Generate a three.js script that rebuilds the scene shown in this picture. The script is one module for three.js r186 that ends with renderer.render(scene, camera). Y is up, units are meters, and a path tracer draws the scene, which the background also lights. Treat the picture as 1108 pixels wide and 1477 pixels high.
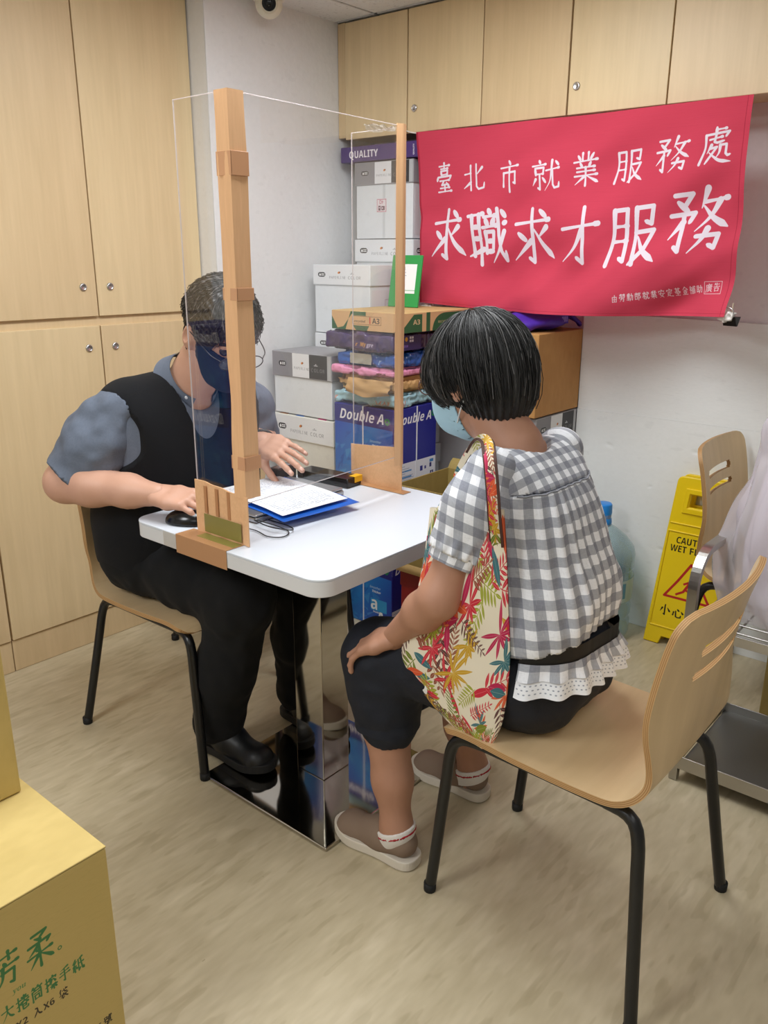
import * as THREE from 'three';
import { RoundedBoxGeometry } from 'three/addons/geometries/RoundedBoxGeometry.js';
import { mergeGeometries } from 'three/addons/utils/BufferGeometryUtils.js';
import { RectAreaLightUniformsLib } from 'three/addons/lights/RectAreaLightUniformsLib.js';

// ---------- camera, light, exposure ----------
const scene = new THREE.Scene();
const V3 = (x, y, z) => new THREE.Vector3(x, y, z);
const EYE = V3(0, 1.35, 0), FOC = 1194.07, PITCH = 0.30048, ROLL = 0.00406, YAW = -0.69878;
const FWD = V3(Math.sin(YAW) * Math.cos(PITCH), -Math.sin(PITCH), -Math.cos(YAW) * Math.cos(PITCH));
const RT0 = V3(Math.cos(YAW), 0, Math.sin(YAW)), UP0 = RT0.clone().cross(FWD);
const RGT = RT0.clone().multiplyScalar(Math.cos(ROLL)).addScaledVector(UP0, Math.sin(ROLL));
const UPV = UP0.clone().multiplyScalar(Math.cos(ROLL)).addScaledVector(RT0, -Math.sin(ROLL));
const camera = new THREE.PerspectiveCamera(2 * Math.atan(738.5 / FOC) * 180 / Math.PI, 1108 / 1477, 0.05, 50);
camera.position.copy(EYE); camera.up.copy(UPV); camera.lookAt(EYE.clone().add(FWD));
const renderer = new THREE.WebGLRenderer({ antialias: true });
renderer.toneMapping = THREE.LinearToneMapping; renderer.toneMappingExposure = 0.84;
renderer.shadowMap.enabled = true; renderer.shadowMap.type = THREE.PCFSoftShadowMap;
RectAreaLightUniformsLib.init();
scene.background = new THREE.Color(0x000000);
const CEIL = 2.21;
// recessed fluorescent panels in the ceiling: [x, z, width, depth, intensity]
const PANELS = [[-1.384, -1.45, 0.6, 1.2, 16], [-1.384, 0.95, 0.6, 1.2, 22], [0.416, -0.85, 0.6, 1.2, 3], [0.416, 0.95, 0.6, 1.2, 3]];
const LAMP = new THREE.Color(0.94, 0.975, 1.0);

// ---------- helpers ----------
// pixel of the photograph -> point on the plane z = Z, x = X or y = Y
const rayOf = (px, py) => RGT.clone().multiplyScalar((px - 554) / FOC).addScaledVector(UPV, (738.5 - py) / FOC).add(FWD);
const pz = (px, py, Z) => { const d = rayOf(px, py); return EYE.clone().addScaledVector(d, Z / d.z); };
const pyy = (px, py, Y) => { const d = rayOf(px, py); return EYE.clone().addScaledVector(d, (Y - EYE.y) / d.y); };
let seed = 7;
const rnd = () => { seed = (seed + 0x6d2b79f5) | 0; let t = Math.imul(seed ^ (seed >>> 15), 1 | seed); t = (t + Math.imul(t ^ (t >>> 7), 61 | t)) ^ t; return ((t ^ (t >>> 14)) >>> 0) / 4294967296; };
const rr = (a, b) => a + (b - a) * rnd();
const clamp = (x, a, b) => Math.max(a, Math.min(b, x)), lerp = (a, b, t) => a + (b - a) * t, sst = (a, b, x) => { const t = clamp((x - a) / (b - a), 0, 1); return t * t * (3 - 2 * t); };
const hash = (x, y, s) => { let h = Math.imul(x, 374761393) ^ Math.imul(y, 668265263) ^ Math.imul(s, 2246822519); h = Math.imul(h ^ (h >>> 13), 1274126177); return ((h ^ (h >>> 16)) >>> 0) / 4294967296; };
// value noise that repeats every px, py cells
const lattices = new Map();
const vn = (x, y, px, py, s) => {
  const key = (s * 4096 + px) * 4096 + py; let L = lattices.get(key); if (!L) { L = new Float32Array(px * py); for (let j = 0; j < py; j++) for (let i = 0; i < px; i++) L[j * px + i] = hash(i, j, s); lattices.set(key, L); }
  const x0 = Math.floor(x), y0 = Math.floor(y), fx = x - x0, fy = y - y0, u = fx * fx * (3 - 2 * fx), v = fy * fy * (3 - 2 * fy);
  const i0 = ((x0 % px) + px) % px, j0 = ((y0 % py) + py) % py, i1 = i0 + 1 === px ? 0 : i0 + 1, a = j0 * px, b = (j0 + 1 === py ? 0 : j0 + 1) * px, p = L[a + i0], q = L[b + i0];
  const top = p + (L[a + i1] - p) * u; return top + (q + (L[b + i1] - q) * u - top) * v;
};
const fbm = (u, v, fx, fy, s, oct = 4) => { let a = 0, w = 0.5, t = 0; for (let i = 0; i < oct; i++) { a += w * vn(u * fx, v * fy, fx, fy, s + i); t += w; w *= 0.5; fx *= 2; fy *= 2; } return a / t; };
const n3 = (x, y, z, s = 1) => { // 3-D value noise, -1..1
  const x0 = Math.floor(x), y0 = Math.floor(y), z0 = Math.floor(z), f = (t) => t * t * (3 - 2 * t), u = f(x - x0), v = f(y - y0), w = f(z - z0);
  const h = (i, j, k) => hash(x0 + i, (y0 + j) * 57 + (z0 + k) * 131, s);
  return 2 * lerp(lerp(lerp(h(0, 0, 0), h(1, 0, 0), u), lerp(h(0, 1, 0), h(1, 1, 0), u), v), lerp(lerp(h(0, 0, 1), h(1, 0, 1), u), lerp(h(0, 1, 1), h(1, 1, 1), u), v), w) - 1;
};
function dtex(w, h, fn, srgb = true) {
  const d = new Uint8Array(w * h * 4);
  for (let j = 0; j < h; j++) for (let i = 0; i < w; i++) { const c = fn(i / w, j / h); const o = (j * w + i) * 4; d[o] = clamp(c[0], 0, 255); d[o + 1] = clamp(c[1], 0, 255); d[o + 2] = clamp(c[2], 0, 255); d[o + 3] = 255; }
  const t = new THREE.DataTexture(d, w, h); t.magFilter = t.minFilter = THREE.LinearFilter; t.wrapS = t.wrapT = THREE.RepeatWrapping; if (srgb) t.colorSpace = THREE.SRGBColorSpace; t.needsUpdate = true; return t;
}
function ctex(w, h, draw) {
  const c = document.createElement('canvas'); c.width = w; c.height = h; const g = c.getContext('2d'); draw(g, w, h);
  const t = new THREE.CanvasTexture(c); t.colorSpace = THREE.SRGBColorSpace; t.wrapS = t.wrapT = THREE.RepeatWrapping; t.anisotropy = 4; return t;
}
const mat = (color, roughness = 0.6, o = {}) => new THREE.MeshStandardMaterial({ color, roughness, ...o });
const phys = (o) => new THREE.MeshPhysicalMaterial(o);
// names, things and parts
const taken = {};
const numbered = (n) => { taken[n] = (taken[n] ?? -1) + 1; return taken[n] ? n + '_' + String(taken[n]).padStart(3, '0') : n; };
function thing(name, label, category, pos = [0, 0, 0], turn = 0, group) {
  const o = new THREE.Group(); o.name = numbered(name); o.position.set(...pos); o.rotation.y = turn; o.userData = { label, category }; if (group) o.userData.group = group; scene.add(o); return o;
}
function part(name, geo, m, parent, label) {
  const o = new THREE.Mesh(Array.isArray(geo) ? merge(geo) : geo, m); o.name = name; o.castShadow = o.receiveShadow = true; if (label) o.userData.label = label; parent.add(o); return o;
}
function single(name, geo, m, label, category, group) { const o = part(numbered(name), geo, m, scene); o.userData = { label, category }; if (group) o.userData.group = group; return o; }
function struct(name, geo, m, label) { const o = part(name, geo, m, scene); o.userData = { kind: 'structure', label: label, category: name.split('_')[0] }; return o; }
function copyOf(root, pos, turn, label, group) {
  const r = root.clone(); r.name = numbered(root.name.replace(/_\d\d\d$/, '')); r.position.set(...pos); r.rotation.set(0, turn, 0); r.userData = { ...root.userData, label }; if (group) r.userData.group = group; scene.add(r); return r;
}
function merge(list) {
  const gs = list.map((g) => { const k = g.index ? g.toNonIndexed() : g; for (const n of Object.keys(k.attributes)) if (!['position', 'normal', 'uv'].includes(n)) k.deleteAttribute(n); return k; });
  return mergeGeometries(gs);
}
// uv in metres from the dominant direction of each face
function muv(g, s = 1, ox = 0, oy = 0) {
  const p = g.attributes.position, n = g.attributes.normal, uv = new Float32Array(p.count * 2);
  for (let i = 0; i < p.count; i++) {
    const ax = Math.abs(n.getX(i)), ay = Math.abs(n.getY(i)), az = Math.abs(n.getZ(i)); let u, v;
    if (ax >= ay && ax >= az) { u = p.getZ(i); v = p.getY(i); } else if (ay >= az) { u = p.getX(i); v = p.getZ(i); } else { u = p.getX(i); v = p.getY(i); }
    uv[2 * i] = u * s + ox; uv[2 * i + 1] = v * s + oy;
  }
  g.setAttribute('uv', new THREE.BufferAttribute(uv, 2)); return g;
}
// rounded box between two corners
const span = (x0, x1, y0, y1, z0, z1, r = 0.003, seg = 1) => {
  const w = Math.abs(x1 - x0), h = Math.abs(y1 - y0), d = Math.abs(z1 - z0);
  const g = new RoundedBoxGeometry(w, h, d, seg, Math.min(r, w * 0.49, h * 0.49, d * 0.49)); g.translate((x0 + x1) / 2, (y0 + y1) / 2, (z0 + z1) / 2); return muv(g);
};
const tube = (pts, r, seg = 24, rad = 10, closed = false, tension = 0.5) => new THREE.TubeGeometry(new THREE.CatmullRomCurve3(pts.map((p) => Array.isArray(p) ? V3(...p) : p), closed, 'catmullrom', tension), seg, r, rad, closed);
const rod = (a, b, r, rad = 10) => { const A = V3(...a), B = V3(...b), g = new THREE.CylinderGeometry(r, r, A.distanceTo(B), rad); g.applyQuaternion(new THREE.Quaternion().setFromUnitVectors(V3(0, 1, 0), B.clone().sub(A).normalize())); g.translate((A.x + B.x) / 2, (A.y + B.y) / 2, (A.z + B.z) / 2); return g; };
const lathe = (pts, seg = 32) => new THREE.LatheGeometry(pts.map((p) => new THREE.Vector2(p[0], p[1])), seg);
// a sheet over a grid: f(u, v) -> [x, y, z]
function sheet(nu, nv, f, thick = 0, keep = null) {
  const top = [], pos = [], uv = [], idx = [], W = nu + 1;
  for (let j = 0; j <= nv; j++) for (let i = 0; i <= nu; i++) { const p = f(i / nu, j / nv); top.push(V3(...p)); pos.push(...p); uv.push(i / nu, j / nv); }
  const ok = (i, j) => i >= 0 && j >= 0 && i < nu && j < nv && (!keep || keep((i + 0.5) / nu, (j + 0.5) / nv));
  for (let j = 0; j < nv; j++) for (let i = 0; i < nu; i++) if (ok(i, j)) { const a = j * W + i; idx.push(a, a + 1, a + W + 1, a, a + W + 1, a + W); }
  const g = new THREE.BufferGeometry(); g.setAttribute('position', new THREE.Float32BufferAttribute(pos, 3)); g.setAttribute('uv', new THREE.Float32BufferAttribute(uv, 2)); g.setIndex(idx); g.computeVertexNormals();
  if (!thick) return g;
  const n = g.attributes.normal, bot = top.map((p, k) => p.clone().addScaledVector(V3(n.getX(k), n.getY(k), n.getZ(k)), -thick));
  const b = g.clone(); bot.forEach((p, k) => b.attributes.position.setXYZ(k, p.x, p.y, p.z)); const bi = []; for (let k = 0; k < idx.length; k += 3) bi.push(idx[k], idx[k + 2], idx[k + 1]); b.setIndex(bi); b.computeVertexNormals();
  const ep = [], eu = []; const quad = (a, c) => { const A = top[a], B = top[c], C = bot[c], D = bot[a]; for (const q of [A, C, B, A, D, C]) ep.push(q.x, q.y, q.z); const l = A.distanceTo(B); eu.push(0, 0, l, 1, l, 0, 0, 0, 0, 1, l, 1); };
  for (let j = 0; j < nv; j++) for (let i = 0; i < nu; i++) if (ok(i, j)) {
    const a = j * W + i; if (!ok(i, j - 1)) quad(a, a + 1); if (!ok(i + 1, j)) quad(a + 1, a + W + 1); if (!ok(i, j + 1)) quad(a + W + 1, a + W); if (!ok(i - 1, j)) quad(a + W, a);
  }
  const e = new THREE.BufferGeometry(); e.setAttribute('position', new THREE.Float32BufferAttribute(ep, 3)); e.setAttribute('uv', new THREE.Float32BufferAttribute(eu, 2)); e.computeVertexNormals();
  return { faces: merge([g, b]), edge: e };
}
// printed face: a thin card of the given size whose front faces +z
const card = (w, h, d = 0.0006) => { const g = new THREE.BoxGeometry(w, h, d); return g; };

// ---------- distance fields ----------
const D = {
  cap: (a, ra, b, rb = ra) => { // tapered capsule
    const bx = b[0] - a[0], by = b[1] - a[1], bz = b[2] - a[2], l2 = bx * bx + by * by + bz * bz || 1e-9;
    return (x, y, z) => { const px = x - a[0], py = y - a[1], q = z - a[2], t = clamp((px * bx + py * by + q * bz) / l2, 0, 1); return Math.hypot(px - bx * t, py - by * t, q - bz * t) - (ra + (rb - ra) * t); };
  },
  ell: (c, r) => (x, y, z) => { const px = (x - c[0]), py = (y - c[1]), q = (z - c[2]), k0 = Math.hypot(px / r[0], py / r[1], q / r[2]), k1 = Math.hypot(px / (r[0] * r[0]), py / (r[1] * r[1]), q / (r[2] * r[2])); return k1 < 1e-9 ? -Math.min(...r) : k0 * (k0 - 1) / k1; },
  box: (c, h, r) => (x, y, z) => { const a = Math.abs(x - c[0]) - h[0] + r, b = Math.abs(y - c[1]) - h[1] + r, d = Math.abs(z - c[2]) - h[2] + r; return Math.hypot(Math.max(a, 0), Math.max(b, 0), Math.max(d, 0)) + Math.min(Math.max(a, b, d), 0) - r; },
  // half space: inside where dot(p - c, n) < 0
  pl: (c, n) => { const l = Math.hypot(...n); return (x, y, z) => ((x - c[0]) * n[0] + (y - c[1]) * n[1] + (z - c[2]) * n[2]) / l; },
  smin: (k, ...fs) => (x, y, z) => { let d = fs[0](x, y, z); for (let i = 1; i < fs.length; i++) { const e = fs[i](x, y, z), h = Math.max(k - Math.abs(d - e), 0) / k; d = Math.min(d, e) - h * h * k * 0.25; } return d; },
  max: (...fs) => (x, y, z) => { let d = -1e9; for (const f of fs) d = Math.max(d, f(x, y, z)); return d; },
  min: (...fs) => (x, y, z) => { let d = 1e9; for (const f of fs) d = Math.min(d, f(x, y, z)); return d; },
  neg: (f) => (x, y, z) => -f(x, y, z), off: (f, o) => (x, y, z) => f(x, y, z) - o,
  chain: (pts) => { const out = []; for (let i = 0; i + 1 < pts.length; i++) out.push(D.cap(pts[i][0], pts[i][1], pts[i + 1][0], pts[i + 1][1])); return out; },
};
// surface nets: distance field -> smooth indexed mesh; uvf(x, y, z) gives texture coordinates
function nets(f, lo, hi, c, uvf = null) {
  const n = [0, 1, 2].map((k) => Math.ceil((hi[k] - lo[k]) / c) + 2), [nx, ny, nz] = n, F = new Float32Array(nx * ny * nz), id = (i, j, k) => (k * ny + j) * nx + i;
  const X = (i) => lo[0] + (i - 0.5) * c, Y = (j) => lo[1] + (j - 0.5) * c, Z = (k) => lo[2] + (k - 0.5) * c;
  const Q = 5, far = Q * c * 0.5 * 1.733 * 1.5 + 0.014; // blocks far from the surface take one sample
  for (let k = 0; k < nz; k += Q) for (let j = 0; j < ny; j += Q) for (let i = 0; i < nx; i += Q) {
    const h = (Q - 1) / 2, m = f(X(i + h), Y(j + h), Z(k + h)), skip = Math.abs(m) > far;
    for (let c2 = k; c2 < Math.min(nz, k + Q); c2++) for (let b = j; b < Math.min(ny, j + Q); b++) for (let a = i; a < Math.min(nx, i + Q); a++) { const v = skip ? m : f(X(a), Y(b), Z(c2)); F[id(a, b, c2)] = (a && b && c2 && a < nx - 1 && b < ny - 1 && c2 < nz - 1) ? v : Math.max(1e-4, v); }
  }
  const cell = new Int32Array(nx * ny * nz).fill(-1), P = [], E = [[0, 1], [0, 2], [0, 4], [1, 3], [1, 5], [2, 3], [2, 6], [3, 7], [4, 5], [4, 6], [5, 7], [6, 7]];
  for (let k = 0; k < nz - 1; k++) for (let j = 0; j < ny - 1; j++) for (let i = 0; i < nx - 1; i++) {
    const v = []; let m = 0; for (let b = 0; b < 8; b++) { v[b] = F[id(i + (b & 1), j + ((b >> 1) & 1), k + (b >> 2))]; if (v[b] < 0) m++; }
    if (m === 0 || m === 8) continue;
    let sx = 0, sy = 0, sz = 0, q = 0;
    for (const [a, b] of E) if ((v[a] < 0) !== (v[b] < 0)) { const t = v[a] / (v[a] - v[b]); sx += (a & 1) + t * ((b & 1) - (a & 1)); sy += ((a >> 1) & 1) + t * (((b >> 1) & 1) - ((a >> 1) & 1)); sz += (a >> 2) + t * ((b >> 2) - (a >> 2)); q++; }
    cell[id(i, j, k)] = P.length / 3; P.push(X(i) + c * sx / q, Y(j) + c * sy / q, Z(k) + c * sz / q);
  }
  const I = [], quad = (a, b, d, e, flip) => { if (a < 0 || b < 0 || d < 0 || e < 0) return; flip ? I.push(a, d, b, a, e, d) : I.push(a, b, d, a, d, e); };
  for (let k = 1; k < nz - 1; k++) for (let j = 1; j < ny - 1; j++) for (let i = 1; i < nx - 1; i++) {
    const s = F[id(i, j, k)] < 0;
    if (s !== F[id(i + 1, j, k)] < 0) quad(cell[id(i, j - 1, k - 1)], cell[id(i, j, k - 1)], cell[id(i, j, k)], cell[id(i, j - 1, k)], !s);
    if (s !== F[id(i, j + 1, k)] < 0) quad(cell[id(i - 1, j, k - 1)], cell[id(i - 1, j, k)], cell[id(i, j, k)], cell[id(i, j, k - 1)], !s);
    if (s !== F[id(i, j, k + 1)] < 0) quad(cell[id(i - 1, j - 1, k)], cell[id(i, j - 1, k)], cell[id(i, j, k)], cell[id(i - 1, j, k)], !s);
  }
  const N = new Float32Array(P.length), U = new Float32Array(P.length / 3 * 2), e = c * 0.4;
  for (let q = 0; q < P.length; q += 3) {
    let x = P[q], y = P[q + 1], z = P[q + 2], gx, gy, gz;
    for (let it = 0; it < 2; it++) {
      gx = f(x + e, y, z) - f(x - e, y, z); gy = f(x, y + e, z) - f(x, y - e, z); gz = f(x, y, z + e) - f(x, y, z - e); const l = Math.hypot(gx, gy, gz) || 1; gx /= l; gy /= l; gz /= l;
      if (it === 0) { const d = clamp(f(x, y, z), -c * 0.35, c * 0.35); x -= gx * d; y -= gy * d; z -= gz * d; }
    }
    P[q] = x; P[q + 1] = y; P[q + 2] = z; N[q] = gx; N[q + 1] = gy; N[q + 2] = gz;
    const t = uvf ? uvf(x, y, z) : [x, y]; U[q / 3 * 2] = t[0]; U[q / 3 * 2 + 1] = t[1];
  }
  const g = new THREE.BufferGeometry(); g.setAttribute('position', new THREE.Float32BufferAttribute(P, 3)); g.setAttribute('normal', new THREE.BufferAttribute(N, 3)); g.setAttribute('uv', new THREE.BufferAttribute(U, 2)); g.setIndex(I); return g;
}
// ---------- brush-written characters: strokes as points xxyy on a 100 x 100 field ----------
const CH = {
  '臺': '2212 7812/5003 5021/3121 6921/3228 3441/3228 6828 6640/3441 6640/1547 1058/1547 8747 8056/2460 7660/4661 3474 6873/5866 7279/5074 5095/2584 7584/1496 8696',
  '北': '3612 3690/1038 3636/0682 3864/8622 6044/6010 6080 6889 9086 9370',
  '市': '4803 5414/1222 8820/2438 2480/2438 7638 7574 6670/5022 5098',
  '就': '2804 3212/0619 5017/1526 1746/1526 4426 4244/1744 4244/3048 3090 2284/1658 0576/4056 5070/5236 9632/7208 7040 6668 4895/7438 7680 8290 9688 9774/8412 9423',
  '業': '4004 4026/6004 6026/2410 3222/7808 6822/1028 9026/3232 3842/6832 6242/2045 8045/2056 8056/1268 8868/5045 5098/4670 1492/5470 9291',
  '服': '1610 1650 0694/1610 3910 3990 3084/1835 3935/1758 3958/5610 5696/5610 8610 8336 7231/5647 8846 7474 5096/6054 7276 9695',
  '務': '1208 4008 2626/1718 3132/0637 4436 3650/2637 2692 1884/2648 0672/6403 5430/5822 9620/8422 7044 4864/5828 7446 9862/5272 8672 8292 7286/6862 6078 4296',
  '處': '5003 5018/5009 7809/2020 8818 7830/2020 2052 0494/3233 6829/5022 4640 5443 7440/3847 2668/3656 5454 2294/3266 4678 6490 9897/6450 6270 5284/6450 8250 8274 8880 9678',
  '求': '1226 8824/5004 5092 3984/6808 8018/2042 3454/4656 0886/8236 6252/5438 7264 9688',
  '職': '0412 4210/1412 1482/3211 3298/1432 3232/1452 3252/0282 4470/5604 6011/4416 7215/4820 5230/6820 6330/4034 7432/4642 4778/4642 6642 6576/4758 6558/4776 6576/7604 8050 8878 9994 9978/9030 9628/9444 8274 6496/8608 9418',
  '才': '1034 9032/5804 5892 4482/5638 3866 1086',
  '由': '1830 2092/1830 8230 8092/2060 8060/2090 8090/5006 5090',
  '勞': '2604 1416/4404 4812/3002 3016 1430/3218 4628/7004 6016/9004 8212/7602 7616 6030/7818 9228/1438 1050/1438 8838 8048/2660 7858 7492 6286/4848 4070 1896',
  '動': '4004 1010/0818 5216/3006 3088/1426 1650/1426 4626 4450/1638 4438/1650 4450/1062 4862/0682 5476/6030 9430 9088 8082/7606 7450 5494',
  '部': '2804 3012/0816 5214/1820 2230/4220 3630/0634 5432/1448 1688/1448 4648 4486/1684 4484/6410 6498/6410 9010 7434 9258 8672 7070',
  '安': '4803 5412/1218 1032/1218 8818 8030/4430 2862 7696/0850 9248/7050 5876 1696',
  '定': '4803 5412/1218 1032/1218 8818 8030/2638 7638/5038 5084/5058 7656/3050 2480 0896/2070 4688 9694',
  '基': '1412 8612/3204 3250/6804 6850/3224 6824/3236 6836/0850 9250/3450 1470/6650 9068/3070 7070/5058 5094/1694 8494',
  '金': '5004 1040/5004 9240/3040 7040/2456 7656/5040 5094/2866 3480/7266 6480/1294 8894',
  '補': '2004 2612/0822 3822 0652/2236 2296/2446 3856/4418 9616/8404 9012/4834 4896/4834 9034 9090 8286/4850 9050/4866 9066/6806 6896',
  '助': '1210 1282/1210 3810 3876/1230 3830/1250 3850/0484 4674/5032 9030 8890 7886/7006 6850 4696',
  '廣': '4803 5410/1416 9014/1416 1460 0496/3026 8826/4418 4436/7018 7036/2438 9236/3446 3478/3446 8246 8278/5838 5878/3462 8262/3478 8278/4482 2496/7082 9096',
  '告': '3006 1832/2620 8418/5004 5046/0846 9244/2460 2696/2460 7660 7496/2692 7492',
  '小': '5006 5092 4084/2634 1066/7232 9262',
  '心': '1446 0872/3038 3484 4890 7288 7670/4422 5634/7636 9256',
  '地': '0434 3832/2010 2074/0280 4068/4644 9030 8860 8056/6608 6670/4828 4884 5892 9490 9676',
  '滑': '1210 2220/0634 1644/0690 2660/3808 3834/3808 8408 8434/6022 6034/6022 8422/3040 3052/3040 9440 8850/4254 4296/4254 8454 8494 7690/4266 8466/4280 8480',
  '芳': '1016 9014/3404 3426/6604 6626/4830 5438/0842 9240/3856 7856 7292 6088/4442 3872 1296',
  '柔': '3006 7806 5420/3816 5826/1632 8832 7642/5032 5054 4050/4640 1656/1062 9060/5054 5098/4664 1692/5464 9290',
  '大': '0836 9234/5006 4850 1096/5040 6876 9694',
  '捲': '0628 3626/2204 2290 1284/0460 3850/4812 5420/8210 7620/4428 9428/4044 9842/6606 6644/5644 3864/7044 9662/5064 7864 7678/5078 7678/5062 5092 6096 9094 9282',
  '筒': '2604 1018/2014 4412/3016 3622/6404 5018/5814 9212/7416 8022/1630 1696/1630 8430 8292 7488/3046 7046/3460 3484/3460 6660 6684/3484 6684',
  '擦': '0628 3226/1804 1890 1084/0460 3650/6604 7012/4016 4028/4016 9416 9026/5022 4052/5030 6230 4660/7026 9052/5666 8466/4474 9672/7074 7096/5880 4692/8280 9290',
  '手': '8004 2014/1630 8428/0850 9248/5010 5090 3884',
  '紙': '3004 1026 3026/3618 0848 3646/2250 2286/1256 0876/3454 4070/8806 5414/5414 5490 7074/5244 9642/7412 7850 8688 9892 9676',
  '入': '3008 4812 5236 1094/5032 6676 9692',
  '袋': '2604 1028/2016 2046/4022 9216/5604 6434 9046/7406 8412/4848 5456/0860 9258/4662 1488/3872 3896 5886/7266 5076/5464 9494',
  '號': '1410 1630/1410 4210 4030/1630 4030/0640 5038/2240 1860 4460 4090 3086/7004 7016/7010 9010/5620 9418/5620 5660 4496/6232 8628/7222 7040 8640/6850 6674 5696/6850 8250 8286 9886',
};
function brush(g, ch, x, y, w, h, lw) {
  for (const st of CH[ch].split('/')) {
    const P = st.split(' ').map((s) => [x + w * Number(s.slice(0, 2)) / 100, y + h * (Number(s.slice(2)) / 100 - 0.075 * (Number(s.slice(0, 2)) / 100 - 0.5))]);
    const a = P[0], b = P[P.length - 1], dx = b[0] - a[0], dy = b[1] - a[1], L = Math.hypot(dx, dy);
    const bent = P.length > 2 && P.some((p, i) => i > 0 && i < P.length - 1 && ((p[0] - P[i - 1][0]) * (P[i + 1][0] - p[0]) + (p[1] - P[i - 1][1]) * (P[i + 1][1] - p[1])) / (Math.hypot(p[0] - P[i - 1][0], p[1] - P[i - 1][1]) * Math.hypot(P[i + 1][0] - p[0], P[i + 1][1] - p[1])) < 0.55);
    let kind = Math.abs(dy) < 0.3 * Math.abs(dx) ? 'h' : Math.abs(dx) < 0.22 * Math.abs(dy) ? 'v' : dx < 0 ? 'p' : 'n'; if (!bent && L < w * 0.2) kind = 'd'; if (bent) kind = 'b';
    const wd = (t) => kind === 'h' ? 0.62 + 0.5 * Math.abs(t - 0.5) + (t > 0.86 ? 0.42 : 0) : kind === 'v' ? 1.22 - 0.36 * Math.sin(Math.PI * t) : kind === 'p' ? 1.4 - 1.2 * t : kind === 'n' ? (t < 0.78 ? 0.45 + 1.35 * t : 1.5 - 6 * (t - 0.78)) : kind === 'd' ? 0.55 + 0.8 * Math.sin(Math.PI * Math.min(1, t * 0.75 + 0.1)) : (t > 0.88 ? 1.05 - 5 * (t - 0.88) : 1.0);
    const pts = []; if (bent || P.length === 2) { for (let i = 0; i + 1 < P.length; i++) for (let k = 0; k < 14; k++) pts.push([lerp(P[i][0], P[i + 1][0], k / 14), lerp(P[i][1], P[i + 1][1], k / 14)]); pts.push(b); } else { const c = new THREE.CatmullRomCurve3(P.map((p) => V3(p[0], p[1], 0))); for (const q of c.getPoints(32)) pts.push([q.x, q.y]); }
    for (let i = 0; i + 1 < pts.length; i++) { g.lineWidth = Math.max(0.4, lw * wd(i / (pts.length - 1))); g.beginPath(); g.moveTo(...pts[i]); g.lineTo(...pts[i + 1]); g.stroke(); }
  }
}
const writeRow = (g, s, x, y, w, h, step, lw, style) => { g.strokeStyle = style; g.lineCap = 'round'; g.lineJoin = 'round';[...s].forEach((c, i) => brush(g, c, x + i * step, y, w, h, lw)); };
// ---------- materials ----------
const laminateTex = (r, g, b, s) => dtex(512, 512, (u, v) => {
  const a = fbm(u, v, 48, 3, s, 4) - 0.5, f = fbm(u, v, 160, 10, s + 9, 2) - 0.5, w = fbm(u, v, 5, 2, s + 20, 3) - 0.5, k = 11 * a + 6 * f + 13 * w;
  return [r + k, g + k * 1.0, b + k * 1.05];
});
const M = {};
M.laminate = mat(0xffffff, 0.42, { map: laminateTex(221, 197, 155, 3) });
M.laminate2 = mat(0xffffff, 0.42, { map: laminateTex(216, 190, 149, 41) });
M.ply = mat(0xffffff, 0.36, { map: dtex(512, 512, (u, v) => { const a = fbm(u, v, 40, 4, 91, 4) - 0.5, w = fbm(u, v, 4, 3, 95, 3) - 0.5, k = 16 * a + 14 * w; return [218 + k, 189 + k, 146 + k]; }) });
M.plyEdge = mat(0xffffff, 0.6, { map: dtex(64, 64, (u, v) => { const s = Math.sin(v * Math.PI * 7) > 0 ? 1 : 0, k = 8 * (fbm(u, v, 8, 8, 33, 2) - 0.5); return s ? [196 + k, 158 + k, 108 + k] : [158 + k, 116 + k, 72 + k]; }) });
const wallTex = (r, g, b, s) => dtex(512, 512, (u, v) => { const k = 4 * (fbm(u, v, 6, 6, s, 5) - 0.5) + 4 * (fbm(u, v, 90, 90, s + 7, 2) - 0.5), d = fbm(u, v, 24, 40, s + 30, 3) > 0.78 ? -4 : 0; return [r + k + d, g + k + d, b + k + d]; });
const plasterBump = dtex(512, 512, (u, v) => { const k = 255 * fbm(u, v, 60, 60, 77, 4); return [k, k, k]; }, false);
M.wall = mat(0xffffff, 0.85, { map: wallTex(233, 233, 233, 11), bumpMap: plasterBump, bumpScale: 0.0012 });
M.wallBack = mat(0xffffff, 0.85, { map: wallTex(232, 230, 230, 17), bumpMap: plasterBump, bumpScale: 0.0012 });
M.ceiling = mat(0xffffff, 0.9, { map: dtex(512, 512, (u, v) => { const p = vn(u * 130, v * 130, 130, 130, 5) > 0.86 ? -22 : 0, k = 6 * (fbm(u, v, 40, 40, 6, 3) - 0.5); return [226 + p + k, 226 + p + k, 226 + p + k]; }) });
M.floor = mat(0xffffff, 0.4, {
  map: dtex(1024, 1024, (u, v) => {
    const st = fbm(u, v, 70, 18, 51, 4) - 0.5, fine = fbm(u, v, 170, 40, 61, 2) - 0.5, bl = fbm(u, v, 7, 5, 71, 3) - 0.5, pale = sst(0.56, 0.72, fbm(u, v, 60, 16, 81, 3)), dark = sst(0.64, 0.74, fbm(u, v, 110, 22, 85, 2));
    const k = 17 * st + 14 * fine + 10 * bl - 10 * dark, speck = vn(u * 300, v * 300, 300, 300, 99) > 0.997 ? -40 : 0;
    return [194 + k + 6 * pale + speck, 180 + k * 1.02 + 6 * pale + speck, 150 + k * 1.06 + 7 * pale + speck];
  }), bumpMap: dtex(512, 512, (u, v) => { const k = 255 * fbm(u, v, 50, 12, 55, 4); return [k, k, k]; }, false), bumpScale: 0.0006,
});
M.steelLock = mat(0xc9c9cc, 0.28, { metalness: 1 });
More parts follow.
